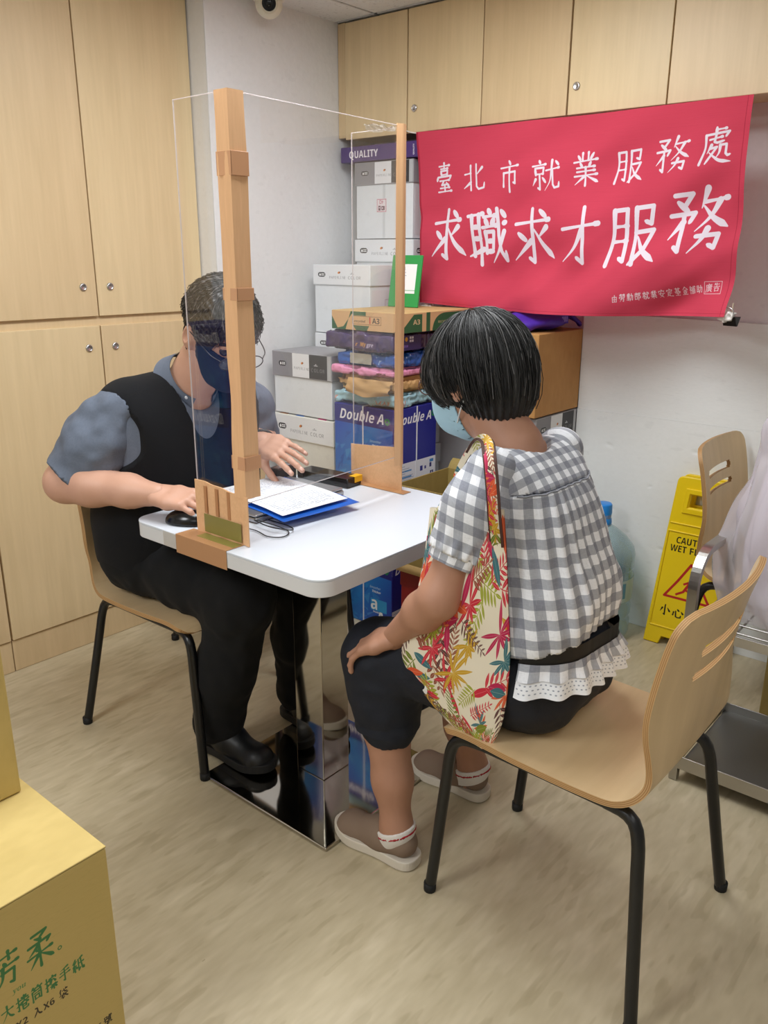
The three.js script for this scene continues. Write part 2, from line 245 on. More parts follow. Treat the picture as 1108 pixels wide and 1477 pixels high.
M.blackSlot = mat(0x151515, 0.6);
M.mirror = mat(0xb9b4ab, 0.06, { metalness: 1 });
M.steel = mat(0xb8b6b2, 0.3, { metalness: 1 });
M.steelTray = mat(0x8a8a88, 0.38, { metalness: 0.85 });
M.blackTube = mat(0x111214, 0.32);
M.rubber = mat(0x0c0c0c, 0.7);
M.whiteTop = mat(0xdce2eb, 0.3);
M.whiteEdge = mat(0xd9dadc, 0.45);
const kraftTex = (r, g, b, s) => dtex(256, 256, (u, v) => { const k = 12 * (fbm(u, v, 6, 8, s, 4) - 0.5) + 12 * (fbm(u, v, 70, 30, s + 5, 3) - 0.5); return [r + k, g + k, b + k * 0.9]; });
M.kraft = mat(0xffffff, 0.75, { map: kraftTex(201, 168, 112, 5) });
M.kraftYellow = mat(0xffffff, 0.7, { map: kraftTex(212, 187, 118, 15) });
M.kraftOlive = mat(0xffffff, 0.75, { map: kraftTex(160, 138, 78, 25) });
M.kraftOrange = mat(0xffffff, 0.72, { map: kraftTex(230, 182, 136, 35) });
M.kraftBrown = mat(0xffffff, 0.75, { map: kraftTex(190, 140, 82, 45) });
M.boxWhite = mat(0xffffff, 0.6, { map: wallTex(226, 230, 233, 27) });
M.boxCream = mat(0xffffff, 0.6, { map: wallTex(226, 225, 215, 29) });
M.acrylic = phys({ color: 0xffffff, roughness: 0.0, transmission: 1, ior: 1.49, thickness: 0, metalness: 0 });
M.acrylicEdge = phys({ color: 0xf3ecec, roughness: 0.25, transmission: 0.35, ior: 1.4, thickness: 0 });
M.tapeClear = phys({ color: 0xf4f0ea, roughness: 0.15, transmission: 0.55, thickness: 0, clearcoat: 0.6 });
M.tapeBrown = mat(0xb98a60, 0.35);
M.tapeOlive = mat(0x8d8344, 0.3);
M.skinW = mat(0xffffff, 0.55, { map: dtex(128, 128, (u, v) => { const k = 9 * (fbm(u, v, 12, 12, 7, 3) - 0.5); return [178 + k, 131 + k, 106 + k]; }) });
M.skinM = mat(0xffffff, 0.5, { map: dtex(128, 128, (u, v) => { const k = 8 * (fbm(u, v, 12, 12, 9, 3) - 0.5); return [205 + k, 158 + k, 134 + k]; }) });

// ---------- room shell ----------
const XR = 3.1, ZF = 2.75, ZB = -2.88;
{
  const fg = span(-3.15, XR + 0.12, -0.1, 0, ZB - 0.12, ZF + 0.12, 0.001); muv(fg, 1 / 1.7); struct('floor', fg, M.floor, 'pale wood-look vinyl floor with streaky grain');
  struct('wall_back', span(-3.15, XR + 0.12, 0, CEIL + 0.25, ZB - 0.12, ZB), M.wallBack, 'white plaster wall behind the red banner');
  struct('wall_left', merge([span(-3.15, -3.0, 0, CEIL + 0.25, ZB, ZF), span(-3.0, -2.478, 0, CEIL + 0.02, ZB, -2.004, 0.004)]), M.wall, 'white wall between the tall cabinet and the overhead cabinet');
  struct('wall_right', span(XR, XR + 0.12, 0, CEIL + 0.25, ZB, ZF), M.wallBack, 'plain white wall');
  struct('wall_front', span(-3.15, XR + 0.12, 0, CEIL + 0.25, ZF, ZF + 0.12), M.wallBack, 'plain white wall');
  const ce = struct('ceiling', span(-3.15, XR + 0.12, CEIL + 0.03, CEIL + 0.25, ZB - 0.12, ZF + 0.12), M.ceiling, 'white suspended ceiling of square mineral tiles');
  const xs = [-2.884, -2.284, -1.684, -1.084, -0.484, 0.116, 0.716, 1.316, 1.916, 2.516, XR], zs = [ZB, -2.65, -2.05, -1.45, -0.85, -0.25, 0.35, 0.95, 1.55, 2.15, ZF];
  const lit = (x, z) => PANELS.some((p) => Math.abs(x - p[0]) < p[2] / 2 && Math.abs(z - p[1]) < p[3] / 2);
  for (let i = 0; i + 1 < xs.length; i++) for (let j = 0; j + 1 < zs.length; j++) {
    const cx = (xs[i] + xs[i + 1]) / 2, cz = (zs[j] + zs[j + 1]) / 2; if (lit(cx, cz)) continue;
    const t = part('ceiling_tile', span(xs[i] + 0.006, xs[i + 1] - 0.006, CEIL, CEIL + 0.03, zs[j] + 0.006, zs[j + 1] - 0.006, 0.004), M.ceiling, ce);
  }
  PANELS.forEach(([x, z, w, d, I], k) => {
    const o = thing('ceiling_light', 'recessed rectangular ceiling light panel with white diffuser, ' + ['above the table', 'above the stacked cartons', 'above the steel trolley side of the room', 'in the corner away from the table'][k], 'ceiling light', [x, CEIL, z], 0, 'ceiling lights');
    part('frame', [span(-w / 2, w / 2, -0.006, 0.02, -d / 2, -d / 2 + 0.02), span(-w / 2, w / 2, -0.006, 0.02, d / 2 - 0.02, d / 2), span(-w / 2, -w / 2 + 0.02, -0.006, 0.02, -d / 2 + 0.02, d / 2 - 0.02), span(w / 2 - 0.02, w / 2, -0.006, 0.02, -d / 2 + 0.02, d / 2 - 0.02)], mat(0xe8e8e8, 0.5), o);
    part('diffuser', span(-w / 2 + 0.02, w / 2 - 0.02, 0.006, 0.028, -d / 2 + 0.02, d / 2 - 0.02), mat(0xf4f4f4, 0.7, { emissive: LAMP, emissiveIntensity: 2.0 }), o);
    const l = new THREE.RectAreaLight(LAMP, I, w - 0.05, d - 0.05); l.position.set(0, -0.001, 0); l.rotation.x = -Math.PI / 2; o.add(l);
  });
}
// ---------- tall storage cabinets along the left wall ----------
const lockGeo = (() => { const a = lathe([[0, 0], [0.0125, 0], [0.0125, 0.003], [0.0105, 0.0055], [0.008, 0.0055], [0.0075, 0.0035], [0, 0.0035]], 20); return a; })();
function addLock(parent, x, y, z, dir) {
  const l = part('lock', lockGeo, M.steelLock, parent, 'round steel cylinder lock'); l.position.set(x, y, z); if (dir === 'x') l.rotation.z = -Math.PI / 2; else l.rotation.x = Math.PI / 2;
}
function tallCabinet(z0, z1, label, locks) {
  const o = thing('storage_cabinet', label, 'cabinet', [-2.565, 0, (z0 + z1) / 2]), w = Math.abs(z1 - z0), h = w / 2, zc = (z0 + z1) / 2;
  part('carcass', [span(-0.43, -0.021, 0.115, CEIL - 0.002, -h, h), span(-0.03, -0.012, 1.118, 1.154, -h, h)], M.laminate2, o);
  part('kickboard', span(-0.03, -0.006, 0, 0.112, -h, h), M.laminate2, o);
  const door = (zz0, zz1, y0, y1, m) => part('door', muv(span(-0.02, 0, y0, y1, zz0, zz1, 0.002), 1, zz0 * 3 + y0, y0), m, o);
  const m = 0.0022, du1 = door(-h + m, -m, 1.152, CEIL - 0.006, M.laminate), du2 = door(m, h - m, 1.152, CEIL - 0.006, M.laminate2), dl1 = door(-h + m, -m, 0.115, 1.121, M.laminate2), dl2 = door(m, h - m, 0.115, 1.121, M.laminate);
  addLock(du2, 0.0, 1.247, 0.05, 'x'); addLock(du1, 0.0, 1.247, -0.05, 'x'); addLock(dl2, 0.0, 1.05, 0.05, 'x'); addLock(dl1, 0.0, 1.05, -0.05, 'x');
}
tallCabinet(-2.0, -1.1275, 'tall beech laminate storage cabinet beside the white wall, behind the seated man');
tallCabinet(-1.125, -0.2525, 'tall beech laminate storage cabinet beside the first one, nearest the stacked kraft cartons');
// ---------- overhead cabinets on the back wall ----------
function wallCabinet(x0, x1, seams, locks, label, filler) {
  const o = thing('overhead_cabinet', label, 'cabinet', [(x0 + x1) / 2, 1.789, -2.65]), c = (x0 + x1) / 2;
  part('carcass', [span(x0 - c, x1 - c, 0.012, CEIL - 1.791, ZB + 2.65, -0.021)], M.laminate2, o);
  if (filler) part('filler_strip', span(x0 - c, filler - c - 0.001, 0.008, CEIL - 1.793, -0.02, -0.004), M.laminate2, o);
  const s = [filler || x0, ...seams, x1];
  for (let i = 0; i + 1 < s.length; i++) {
    const d = part('door', muv(span(s[i] - c + 0.002, s[i + 1] - c - 0.002, 0, CEIL - 1.797, -0.02, 0, 0.002), 1, s[i] * 2.7, 0.3 * i), (i % 2 ? M.laminate2 : M.laminate), o);
    for (const lx of locks) if (lx > s[i] && lx < s[i + 1]) addLock(d, lx - c, 0.083, 0, 'z');
  }
}
wallCabinet(-2.476, -2.1235, [], [], 'narrow overhead beech cabinet in the corner above the paper boxes', -2.436);
wallCabinet(-2.1215, -1.457, [-1.791], [-2.087], 'overhead beech cabinet with two doors above the left half of the banner lettering');
wallCabinet(-1.455, -0.787, [-1.121], [-1.425], 'overhead beech cabinet with two doors above the right half of the banner lettering');
wallCabinet(-0.785, -0.12, [-0.452], [-0.755], 'overhead beech cabinet with two doors past the end of the banner');
// ---------- ceiling camera ----------
{
  const p = pyy(388, 10, 2.165), o = thing('security_camera', 'small white dome security camera under the ceiling with a black lens', 'camera', [p.x, CEIL, p.z]);
  part('mount', lathe([[0, 0], [0.058, 0], [0.06, -0.008], [0.056, -0.024], [0, -0.03]].reverse(), 32), mat(0xe9e6dc, 0.4), o);
  const dir = V3(-p.x, -1.0, -p.z).normalize();
  part('dome', (() => { const g = new THREE.SphereGeometry(0.047, 28, 20); g.translate(0, -0.035, 0); return g; })(), mat(0xe6e2d0, 0.35), o);
  const q = new THREE.Quaternion().setFromUnitVectors(V3(0, 1, 0), V3(0.72, -0.22, 0.66).normalize());
  const eye = part('lens_ring', lathe([[0.021, 0.03], [0.03, 0.036], [0.031, 0.05], [0.027, 0.056], [0.0235, 0.05]], 28), mat(0xd8d2bd, 0.4), o); eye.position.set(0, -0.035, 0); eye.quaternion.copy(q);
  const lens = part('lens', lathe([[0, 0.051], [0.008, 0.0515], [0.009, 0.049], [0.0245, 0.0505]], 24), mat(0x0a0a0c, 0.12), o); lens.position.set(0, -0.035, 0); lens.quaternion.copy(q);
}
// ---------- red banner ----------
{
  const tex = ctex(2048, 1040, (g, w, h) => {
    g.fillStyle = '#d74960'; g.fillRect(0, 0, w, h);
    for (let i = 0; i < 2600; i++) { g.fillStyle = rnd() > 0.5 ? 'rgba(255,120,140,0.05)' : 'rgba(90,0,20,0.05)'; g.fillRect(rnd() * w, rnd() * h, rr(20, 160), 1); }
    g.fillStyle = 'rgba(120,10,30,0.35)'; g.fillRect(0, 0, 14, h); g.fillRect(w - 26, 0, 3, h); g.fillRect(0, h - 16, w, 2);
    const top = '臺北市就業服務處', xs = [137, 347, 608, 836, 1094, 1342, 1576, 1814], ws = [138, 172, 156, 188, 174, 176, 190, 162], ys = [186, 192, 196, 202, 182, 182, 150, 126];
    [...top].forEach((c, i) => writeRow(g, c, xs[i], ys[i], ws[i], 176, 0, 11.5, '#f3e9f4'));
    const bot = '求職求才服務', bx = [96, 384, 690, 1030, 1336, 1672], bw = [272, 276, 306, 290, 304, 312], by = [450, 452, 452, 456, 452, 400];
    [...bot].forEach((c, i) => writeRow(g, c, bx[i], by[i], bw[i], 330, 0, 23, '#f4eaf6'));
    [...'由勞動部就業安定基金補助'].forEach((c, i) => writeRow(g, c, 1420 + i * 39.5, 926 - i * 4.2, 34, 42, 0, 3.4, '#f1d9df'));
    writeRow(g, '廣', 1906, 874, 36, 44, 0, 3.2, '#f1d9df'); writeRow(g, '告', 1946, 870, 36, 44, 0, 3.2, '#f1d9df'); g.strokeStyle = '#f1d9df'; g.lineWidth = 2.5; g.strokeRect(1899, 864, 90, 62);
  });
  const fold = (u, v) => 0.010 * Math.sin(u * 9 + v * 3) * v + 0.006 * Math.sin(u * 23 - v * 9) * v * v + 0.020 * n3(u * 5 + v * 2, v * 4, 3, 5) * (0.25 + v) + 0.010 * n3(u * 11 + v * 7, v * 5 - u * 3, 1, 9) * (0.15 + v);
  const x0 = -2.04, x1 = -0.85, B = sheet(110, 60, (u, v) => {
    const t = 1 - v; // v = 0 is the bottom edge
    const x = lerp(x0, x1, u) + 0.010 * t * Math.sin(u * 6.3) * (1 - Math.abs(2 * u - 1)) + (t > 0 ? 0.045 * t * (1 - u) : 0) - 0.0 * u;
    const y = 1.7815 - 0.602 * t - 0.012 * Math.sin(Math.PI * u) * t * 1.2 - 0.004 * Math.sin(Math.PI * u);
    return [x, y, -2.606 + fold(u, t) * 1.5 + 0.012 * (0.5 - Math.abs(((u * 1.7 + t * 1.1 + 0.12 * n3(u * 4, t * 4, 2, 8)) % 0.5) / 0.5 - 0.5)) * sst(0.35, 0.7, t)];
  });
  const o = thing('banner', 'red fabric banner with white Chinese lettering hung under the overhead cabinets', 'banner', [-1.445, 1.17, -2.63]);
  B.translate(1.445, -1.17, 2.63);
  part('cloth', B, phys({ color: 0xffffff, roughness: 0.9, map: tex, transmission: 0.2, thickness: 0, ior: 1.2, side: THREE.DoubleSide }), o);
  part('cord', [tube([[-2.125 + 1.445, 0.628, -0.018], [-2.08 + 1.445, 0.616, 0.004], [-2.04 + 1.445, 0.609, 0.016]], 0.0025, 8, 6)], mat(0xeeeae4, 0.7), o, 'thin white cord');
  // binder clips that weigh down the lower corners
  const clip = (p, turn, label) => {
    const c = thing('binder_clip', label, 'clip', [p.x, p.y, p.z], turn, 'binder clips on the banner corners');
    const s = new THREE.Shape([[-0.012, 0.012], [-0.002, -0.014], [0.002, -0.014], [0.012, 0.012]].map((q) => new THREE.Vector2(...q)));
    const e = new THREE.ExtrudeGeometry(s, { depth: 0.046, bevelEnabled: true, bevelSize: 0.001, bevelThickness: 0.001, bevelSegments: 1 }); e.rotateY(Math.PI / 2); e.translate(-0.023, -0.012, 0); part('body', muv(e), mat(0x0d0d0f, 0.35), c);
    part('wire_handle', [tube([[-0.016, 0, 0.012], [-0.018, 0.02, 0.018], [0, 0.028, 0.02], [0.018, 0.02, 0.018], [0.016, 0, 0.012]], 0.0016, 16, 6)], M.steelLock, c);
    part('tape_wad', nets((x, y, z) => Math.hypot(x / 1.7, y, z) - 0.0135 + 0.005 * n3(x * 130, y * 130, z * 130, 4), [-0.035, -0.03, -0.03], [0.035, 0.03, 0.03], 0.003), mat(0xece9e4, 0.5), c, 'crumpled white tape');
    c.children[2].position.set(-0.012, 0.002, 0.010); c.children[2].scale.setScalar(1.25);
    part('hanging_string', rod([0, 0.012, 0], [0.002, 0.04, 0], 0.0022, 6), mat(0xc7b7a0, 0.8), c);
  };
  clip(pz(622, 446, -2.615), 0.1, 'black binder clip with white tape at the banner corner above the paper boxes');
  clip(pz(1055, 457, -2.61), -0.35, 'black binder clip with white tape dangling from the banner corner over the bare wall');
}
// ---------- pedestal table ----------
const TT = 0.725;
{
  const o = thing('pedestal_table', 'square white-topped table on a polished steel pedestal between the two people', 'table', [-1.41, 0, -1.43]);
  const rs = (w, d, r) => { const s = new THREE.Shape(), a = w / 2, b = d / 2; s.moveTo(-a + r, -b); s.lineTo(a - r, -b); s.absarc(a - r, -b + r, r, -Math.PI / 2, 0); s.lineTo(a, b - r); s.absarc(a - r, b - r, r, 0, Math.PI / 2); s.lineTo(-a + r, b); s.absarc(-a + r, b - r, r, Math.PI / 2, Math.PI); s.lineTo(-a, -b + r); s.absarc(-a + r, -b + r, r, Math.PI, Math.PI * 1.5); return s; };
  const top = new THREE.ExtrudeGeometry(rs(0.652, 0.672, 0.045), { depth: 0.003, bevelEnabled: true, bevelSize: 0.001, bevelThickness: 0.001, bevelSegments: 2, curveSegments: 10 }); top.rotateX(-Math.PI / 2); top.translate(0, TT - 0.0045, 0);
  part('table_top', top, M.whiteTop, o);
  const ed = new THREE.ExtrudeGeometry(rs(0.65, 0.67, 0.044), { depth: 0.031, bevelEnabled: true, bevelSize: 0.0015, bevelThickness: 0.0015, bevelSegments: 2, curveSegments: 10 }); ed.rotateX(-Math.PI / 2); ed.translate(0, TT - 0.0385, 0);
  part('edge_band', ed, M.whiteEdge, o, 'light grey edge band');
  part('column', span(-0.03, 0.07, 0.012, TT - 0.05, -0.02, 0.08, 0.003, 2), M.mirror, o, 'mirror-polished square steel column');
  part('base_plate', span(-0.2, 0.258, 0.002, 0.012, -0.19, 0.268, 0.003, 2), M.mirror, o, 'mirror-polished square steel base plate');
  part('top_bracket', span(-0.17, 0.21, TT - 0.05, TT - 0.0405, -0.17, 0.23, 0.002), M.blackTube, o);
}
// ---------- acrylic counter screen ----------
{
  const C1 = V3(-1.361, 0, -1.15), C2 = V3(-1.395, 0, -1.735), o = thing('counter_screen', 'clear acrylic three-sided counter screen with taped cardboard corners standing on the table', 'screen', [-1.378, TT, -1.44]);
  const lx = (x) => x + 1.378, lz = (z) => z + 1.44, Y = (y) => y - TT, main = C2.clone().sub(C1), L = main.length(), ang = Math.atan2(main.x, main.z);
  const T = 0.004, orient = (g) => { g.rotateY(ang); g.translate(lx((C1.x + C2.x) / 2), 0, lz((C1.z + C2.z) / 2)); return g; };
  part('front_pane', orient(span(-T / 2, T / 2, Y(0.825), Y(1.652), -L / 2, L / 2, 0.0005)), M.acrylic, o);
  part('pane_edge', [orient(span(-0.0015, 0.0015, Y(1.652), Y(1.6532), -L / 2, L / 2, 0.0003))], M.acrylicEdge, o, 'pale cut acrylic edge');
  part('pane_edge', orient(span(-0.0015, 0.0015, Y(0.8238), Y(0.825), -L / 2, L / 2, 0.0003)), M.acrylicEdge, o);
  const wing = (c, x1) => {
    part('wing_pane', span(lx(x1), lx(c.x - 0.003), Y(TT + 0.001), Y(1.652), lz(c.z) - T / 2, lz(c.z) + T / 2, 0.0005), M.acrylic, o);
    part('pane_edge', [span(lx(x1) - 0.0012, lx(x1), Y(TT + 0.001), Y(1.6532), lz(c.z) - 0.0015, lz(c.z) + 0.0015, 0.0003), span(lx(x1), lx(c.x), Y(1.652), Y(1.6532), lz(c.z) - 0.0015, lz(c.z) + 0.0015, 0.0003)], M.acrylicEdge, o);
  };
  wing(C1, -1.535); wing(C2, -1.572);
  // folded cardboard angle along each corner, with slight waviness
  const angle = (cx, cz, y0, y1, w1, w2, s) => {
    const f = (sx, sz) => sheet(4, 40, (u, v) => { const y = lerp(y0, y1, v), k = 0.0035 * n3(3 * u, y * 9, s, 3) * u; return [cx + 0.0045 + (sx ? -u * (w1 + 0.0045) * (1 + 0.08 * n3(1, y * 5, s, 8)) : k * 0.7), y, cz + 0.0045 + (sz ? -u * (w2 + 0.0045) * (1 + 0.08 * n3(2, y * 5, s, 6)) : k)]; }, 0.003);
    const a = f(1, 0), b = f(0, 1); return [a.faces, a.edge, b.faces, b.edge];
  };
  part('corner_cardboard', angle(lx(C1.x), lz(C1.z), Y(0.835), Y(1.655), 0.034, 0.034, 1), M.kraftOrange, o, 'folded orange-brown cardboard strip');
  { const e = sheet(8, 40, (u, v) => { const y = lerp(Y(0.80), Y(1.657), v); return [lx(C2.x) + 0.004 + 0.008 * (1 - Math.abs(2 * u - 1)) * (0.8 + 0.3 * n3(1, y * 7, 2, 3)), y, lz(C2.z) + 0.036 - 0.036 * u * (1 + 0.05 * n3(2, y * 6, 4, 6))]; }, 0.003); part('corner_cardboard', [e.faces, e.edge], M.kraftOrange, o, 'creased orange-brown cardboard strip'); }
  part('tape_band', [span(lx(C1.x) - 0.038, lx(C1.x) + 0.0078, Y(1.50), Y(1.545), lz(C1.z) + 0.0062, lz(C1.z) + 0.0078, 0.0006), span(lx(C1.x) + 0.0062, lx(C1.x) + 0.0078, Y(1.50), Y(1.545), lz(C1.z) - 0.038, lz(C1.z) + 0.0078, 0.0006)], mat(0xd09c74, 0.3), o, 'glossy brown tape');
  part('tape_band', [span(lx(C1.x) - 0.038, lx(C1.x) + 0.0078, Y(1.26), Y(1.285), lz(C1.z) + 0.0062, lz(C1.z) + 0.0078, 0.0006), span(lx(C1.x) + 0.0062, lx(C1.x) + 0.0078, Y(1.26), Y(1.285), lz(C1.z) - 0.038, lz(C1.z) + 0.0078, 0.0006)], mat(0xd09c74, 0.3), o);
  part('tape_band', [span(lx(C1.x) - 0.038, lx(C1.x) + 0.0078, Y(0.90), Y(0.93), lz(C1.z) + 0.0062, lz(C1.z) + 0.0078, 0.0006), span(lx(C1.x) + 0.0062, lx(C1.x) + 0.0078, Y(0.90), Y(0.93), lz(C1.z) - 0.038, lz(C1.z) + 0.0078, 0.0006)], mat(0xd09c74, 0.3), o);
  for (const x of [-1.502, -1.462, -1.42]) part('foot_shading_strip', span(lx(x), lx(x + 0.010), Y(TT + 0.052), Y(0.842), lz(C1.z) + 0.0095, lz(C1.z) + 0.0102, 0.0002), mat(0xb98356, 0.4), o, 'darker strip painted as corrugation shading');  // thin darker strips stand in for the shading of the foot corrugation
  // cardboard feet on the two wings
  const ridge = (x0, x1, y0, y1, z, n, s) => { const g = sheet(40, 10, (u, v) => [lerp(x0, x1, u), lerp(y0, y1 - 0.012 * sst(0, 1, s > 0 ? u : 1 - u), v), z + 0.0016 * Math.cos(u * n * 6.283)], 0.003); return [g.faces, g.edge]; };
  part('foot_cardboard', ridge(lx(-1.535), lx(-1.352), Y(TT + 0.001), Y(0.852), lz(C1.z) + 0.0075, 3, 1), M.kraftOrange, o, 'corrugated cardboard foot');
  part('foot_cardboard', ridge(lx(-1.575), lx(-1.388), Y(TT + 0.001), Y(0.845), lz(C2.z) + 0.0075, 2, -1), M.kraftOrange, o, 'corrugated cardboard foot');
  part('foot_tape', [span(lx(-1.505), lx(-1.375), Y(TT + 0.006), Y(TT + 0.05), lz(C1.z) + 0.0095, lz(C1.z) + 0.0108, 0.0005), span(lx(-1.505), lx(-1.375), Y(TT + 0.0004), Y(TT + 0.0016), lz(C1.z) + 0.009, lz(C1.z) + 0.036, 0.0005)], M.tapeOlive, o, 'olive packing tape');
  part('edge_tape', [span(lx(-1.555), lx(-1.372), Y(TT - 0.045), Y(TT + 0.0008), lz(-1.0925), lz(-1.0915), 0.0004), span(lx(-1.555), lx(-1.372), Y(TT + 0.0003), Y(TT + 0.001), lz(-1.145), lz(-1.0915), 0.0003)], M.tapeBrown, o, 'brown tape folded over the table edge');
  part('edge_tape', span(lx(-1.605), lx(-1.556), Y(TT - 0.038), Y(TT - 0.002), lz(-1.0928), lz(-1.0918), 0.0004), M.tapeClear, o, 'clear tape on the table edge');
  part('foot_tape', [span(lx(-1.60), lx(-1.36), Y(TT + 0.0004), Y(TT + 0.0014), lz(C2.z), lz(C2.z) + 0.035, 0.0004)], M.tapeBrown, o);
  // crumpled clear tape at the top of the far corner
  part('tape_scrap', sheet(26, 8, (u, v) => [lx(C2.x) + 0.004 + 0.004 * Math.abs(n3(u * 9, v * 4, 2, 3)), Y(1.636) + 0.013 * v - 0.008 * u + 0.005 * n3(u * 8, v * 3, 5, 2), lz(-1.69) + 0.13 * u * (0.8 + 0.1 * v)]), M.tapeClear, o, 'crumpled clear tape');
}
// ---------- things on the table ----------
{
  const lap = thing('laptop', 'closed silver laptop lying under the printed papers', 'laptop', [-1.59, TT, -1.425], 0.04);
  part('base', span(-0.115, 0.115, 0.001, 0.013, -0.165, 0.165, 0.004, 2), mat(0xa9abb0, 0.32, { metalness: 0.8 }), lap);
  part('lid', span(-0.113, 0.113, 0.0145, 0.021, -0.163, 0.163, 0.003, 2), mat(0xb4b6ba, 0.3, { metalness: 0.8 }), lap);
  for (const [z0, z1] of [[-0.14, -0.12], [-0.11, -0.10]]) part('port', span(0.1135, 0.1154, 0.004, 0.009, z0, z1), M.blackSlot, lap);
  const fold = thing('document_folder', 'blue document folder under the printed sheet on the laptop', 'folder', [-1.535, TT + 0.0215, -1.425], -0.12);
  part('cover', sheet(14, 10, (u, v) => [lerp(-0.16, 0.165, u), 0.0008 + 0.002 * v - 0.004 * sst(0.72, 1, u), lerp(0.125, -0.115, v)]), mat(0x1c62c8, 0.4, { side: THREE.DoubleSide }), fold);
  const ptx = ctex(700, 990, (g, w, h) => { g.fillStyle = '#f3f6fb'; g.fillRect(0, 0, w, h); g.fillStyle = '#8c96a8'; for (let y = 70; y < h - 60; y += 21) { let x = 60; while (x < w - 70) { const l = rr(12, 60); if (rnd() > 0.18) g.fillRect(x, y, Math.min(l, w - 70 - x), rr(5, 8)); x += l + rr(5, 16); } } g.strokeStyle = '#8fa0b8'; g.lineWidth = 2; for (let k = 0; k < 6; k++) g.strokeRect(60, 200 + k * 105, w - 120, 105); g.fillStyle = '#b8432f'; g.fillRect(w - 110, 36, 54, 22); });
  const p1 = thing('paper_sheet', 'white printed form lying on top of the blue folder', 'paper', [-1.545, TT + 0.0275, -1.415], -0.10);
  part('sheet', sheet(16, 12, (u, v) => [lerp(-0.15, 0.15, u), 0.0015 + 0.003 * Math.sin(u * 3) + 0.0025 * v - 0.003 * sst(0.70, 1, u), lerp(0.105, -0.105, v)]), mat(0xffffff, 0.7, { map: (() => { const t = ptx; t.center.set(0.5, 0.5); t.rotation = Math.PI / 2; return t; })(), side: THREE.DoubleSide }), p1);
  const m = thing('computer_mouse', 'black computer mouse at the edge of the white table beside the cardboard foot', 'mouse', [-1.60, TT, -1.16], 0.5);
  part('shell', nets(D.max(D.ell([0, 0.004, 0], [0.056, 0.032, 0.031]), D.pl([0, 0.002, 0], [0, -1, 0])), [-0.06, -0.002, -0.036], [0.06, 0.04, 0.036], 0.003), mat(0x0b0b0d, 0.22), m);
  part('scroll_wheel', (() => { const g = new THREE.TorusGeometry(0.008, 0.0035, 8, 18); g.translate(0.032, 0.028, 0); return g; })(), mat(0x222226, 0.6), m);
  single('mouse_cable', tube([[-1.552, TT + 0.004, -1.185], [-1.50, TT + 0.0035, -1.21], [-1.43, TT + 0.0035, -1.225], [-1.372, TT + 0.003, -1.215], [-1.343, TT + 0.003, -1.235], [-1.36, TT + 0.003, -1.27], [-1.42, TT + 0.004, -1.28], [-1.47, TT + 0.012, -1.26], [-1.40, TT + 0.011, -1.25], [-1.355, TT + 0.007, -1.275], [-1.39, TT + 0.003, -1.30], [-1.462, TT + 0.004, -1.30]].map((p) => p), 0.0014, 90, 6), mat(0x0c0c0d, 0.5), 'thin black mouse cable looped on the white table by the screen', 'cable');
  const d = thing('external_drive_box', 'glossy black flat device box with yellow tape on its end, behind the laptop', 'device', [-1.61, TT, -1.668], 0.06);
  part('body', span(-0.095, 0.095, 0.002, 0.028, -0.032, 0.032, 0.004, 2), mat(0x17120f, 0.1), d);
  part('yellow_tape', [span(0.075, 0.097, 0.0281, 0.0292, -0.034, 0.0, 0.0004), span(0.0952, 0.0965, 0.012, 0.0292, -0.034, 0.0, 0.0004)], mat(0xf0b517, 0.4), d);
  const c = thing('card_reader', 'small black card reader beside the laptop under the reaching hand', 'device', [-1.70, TT, -1.565], 0.2);
  part('body', span(-0.02, 0.02, 0.001, 0.05, -0.05, 0.04, 0.005, 2), mat(0x101012, 0.35), c); part('slot', span(-0.012, 0.012, 0.0495, 0.0512, -0.035, 0.03), M.steelLock, c);
}
// ---------- paper cartons along the back ----------
const pill = (g, x, y, w, h) => { g.fillStyle = '#1b1b1d'; g.beginPath(); g.roundRect(x, y, w, h, h / 2); g.fill(); g.fillStyle = '#fff'; g.beginPath(); g.ellipse(x + w * 0.27, y + h * 0.56, h * 0.2, h * 0.26, 0, 0, 7); g.fill(); g.beginPath(); g.moveTo(x + w * 0.27, y + h * 0.14); g.lineTo(x + w * 0.2, y + h * 0.5); g.lineTo(x + w * 0.34, y + h * 0.5); g.fill(); for (const k of [0, 1]) for (let i = 0; i < 3; i++) g.fillRect(x + w * (0.45 + 0.15 * i), y + h * (0.25 + 0.3 * k), w * 0.11, h * 0.2); };
const beans = (g, x, y, s) => { g.fillStyle = '#d9822b'; g.beginPath(); g.ellipse(x, y, s, s * 0.7, -0.4, 0, 7); g.fill(); g.fillStyle = '#8a4a1c'; g.beginPath(); g.ellipse(x + s * 0.6, y - s * 0.1, s * 0.5, s * 0.6, 0.3, 0, 7); g.fill(); };
const spaced = (g, s, x, y, step) => [...s].forEach((c, i) => g.fillText(c, x + i * step, y));
const lidBands = ctex(768, 224, (g, w, h) => {
  g.fillStyle = '#8b8a8f'; g.fillRect(0, 0, w, h); g.fillStyle = '#e9eaec'; g.fillRect(w * 0.35, 0, w * 0.29, h); g.fillStyle = '#3a3a3c'; g.fillRect(w * 0.64, 0, w * 0.3, h); g.fillStyle = '#b9bbbd'; g.fillRect(w * 0.94, 0, w, h);
  pill(g, 84, 84, 100, 48); beans(g, w * 0.52, 88, 15); g.fillStyle = '#9a9b9e'; g.font = '34px sans-serif'; spaced(g, 'PAPERLINE', w * 0.375, 152, 23); g.fillStyle = '#77787a'; g.font = 'bold 48px sans-serif'; spaced(g, 'COLOR', w * 0.67, 160, 37); g.fillStyle = '#d8d8da'; g.fillRect(w * 0.72, 96, 50, 6); g.fillRect(w * 0.742, 84, 16, 8);
});
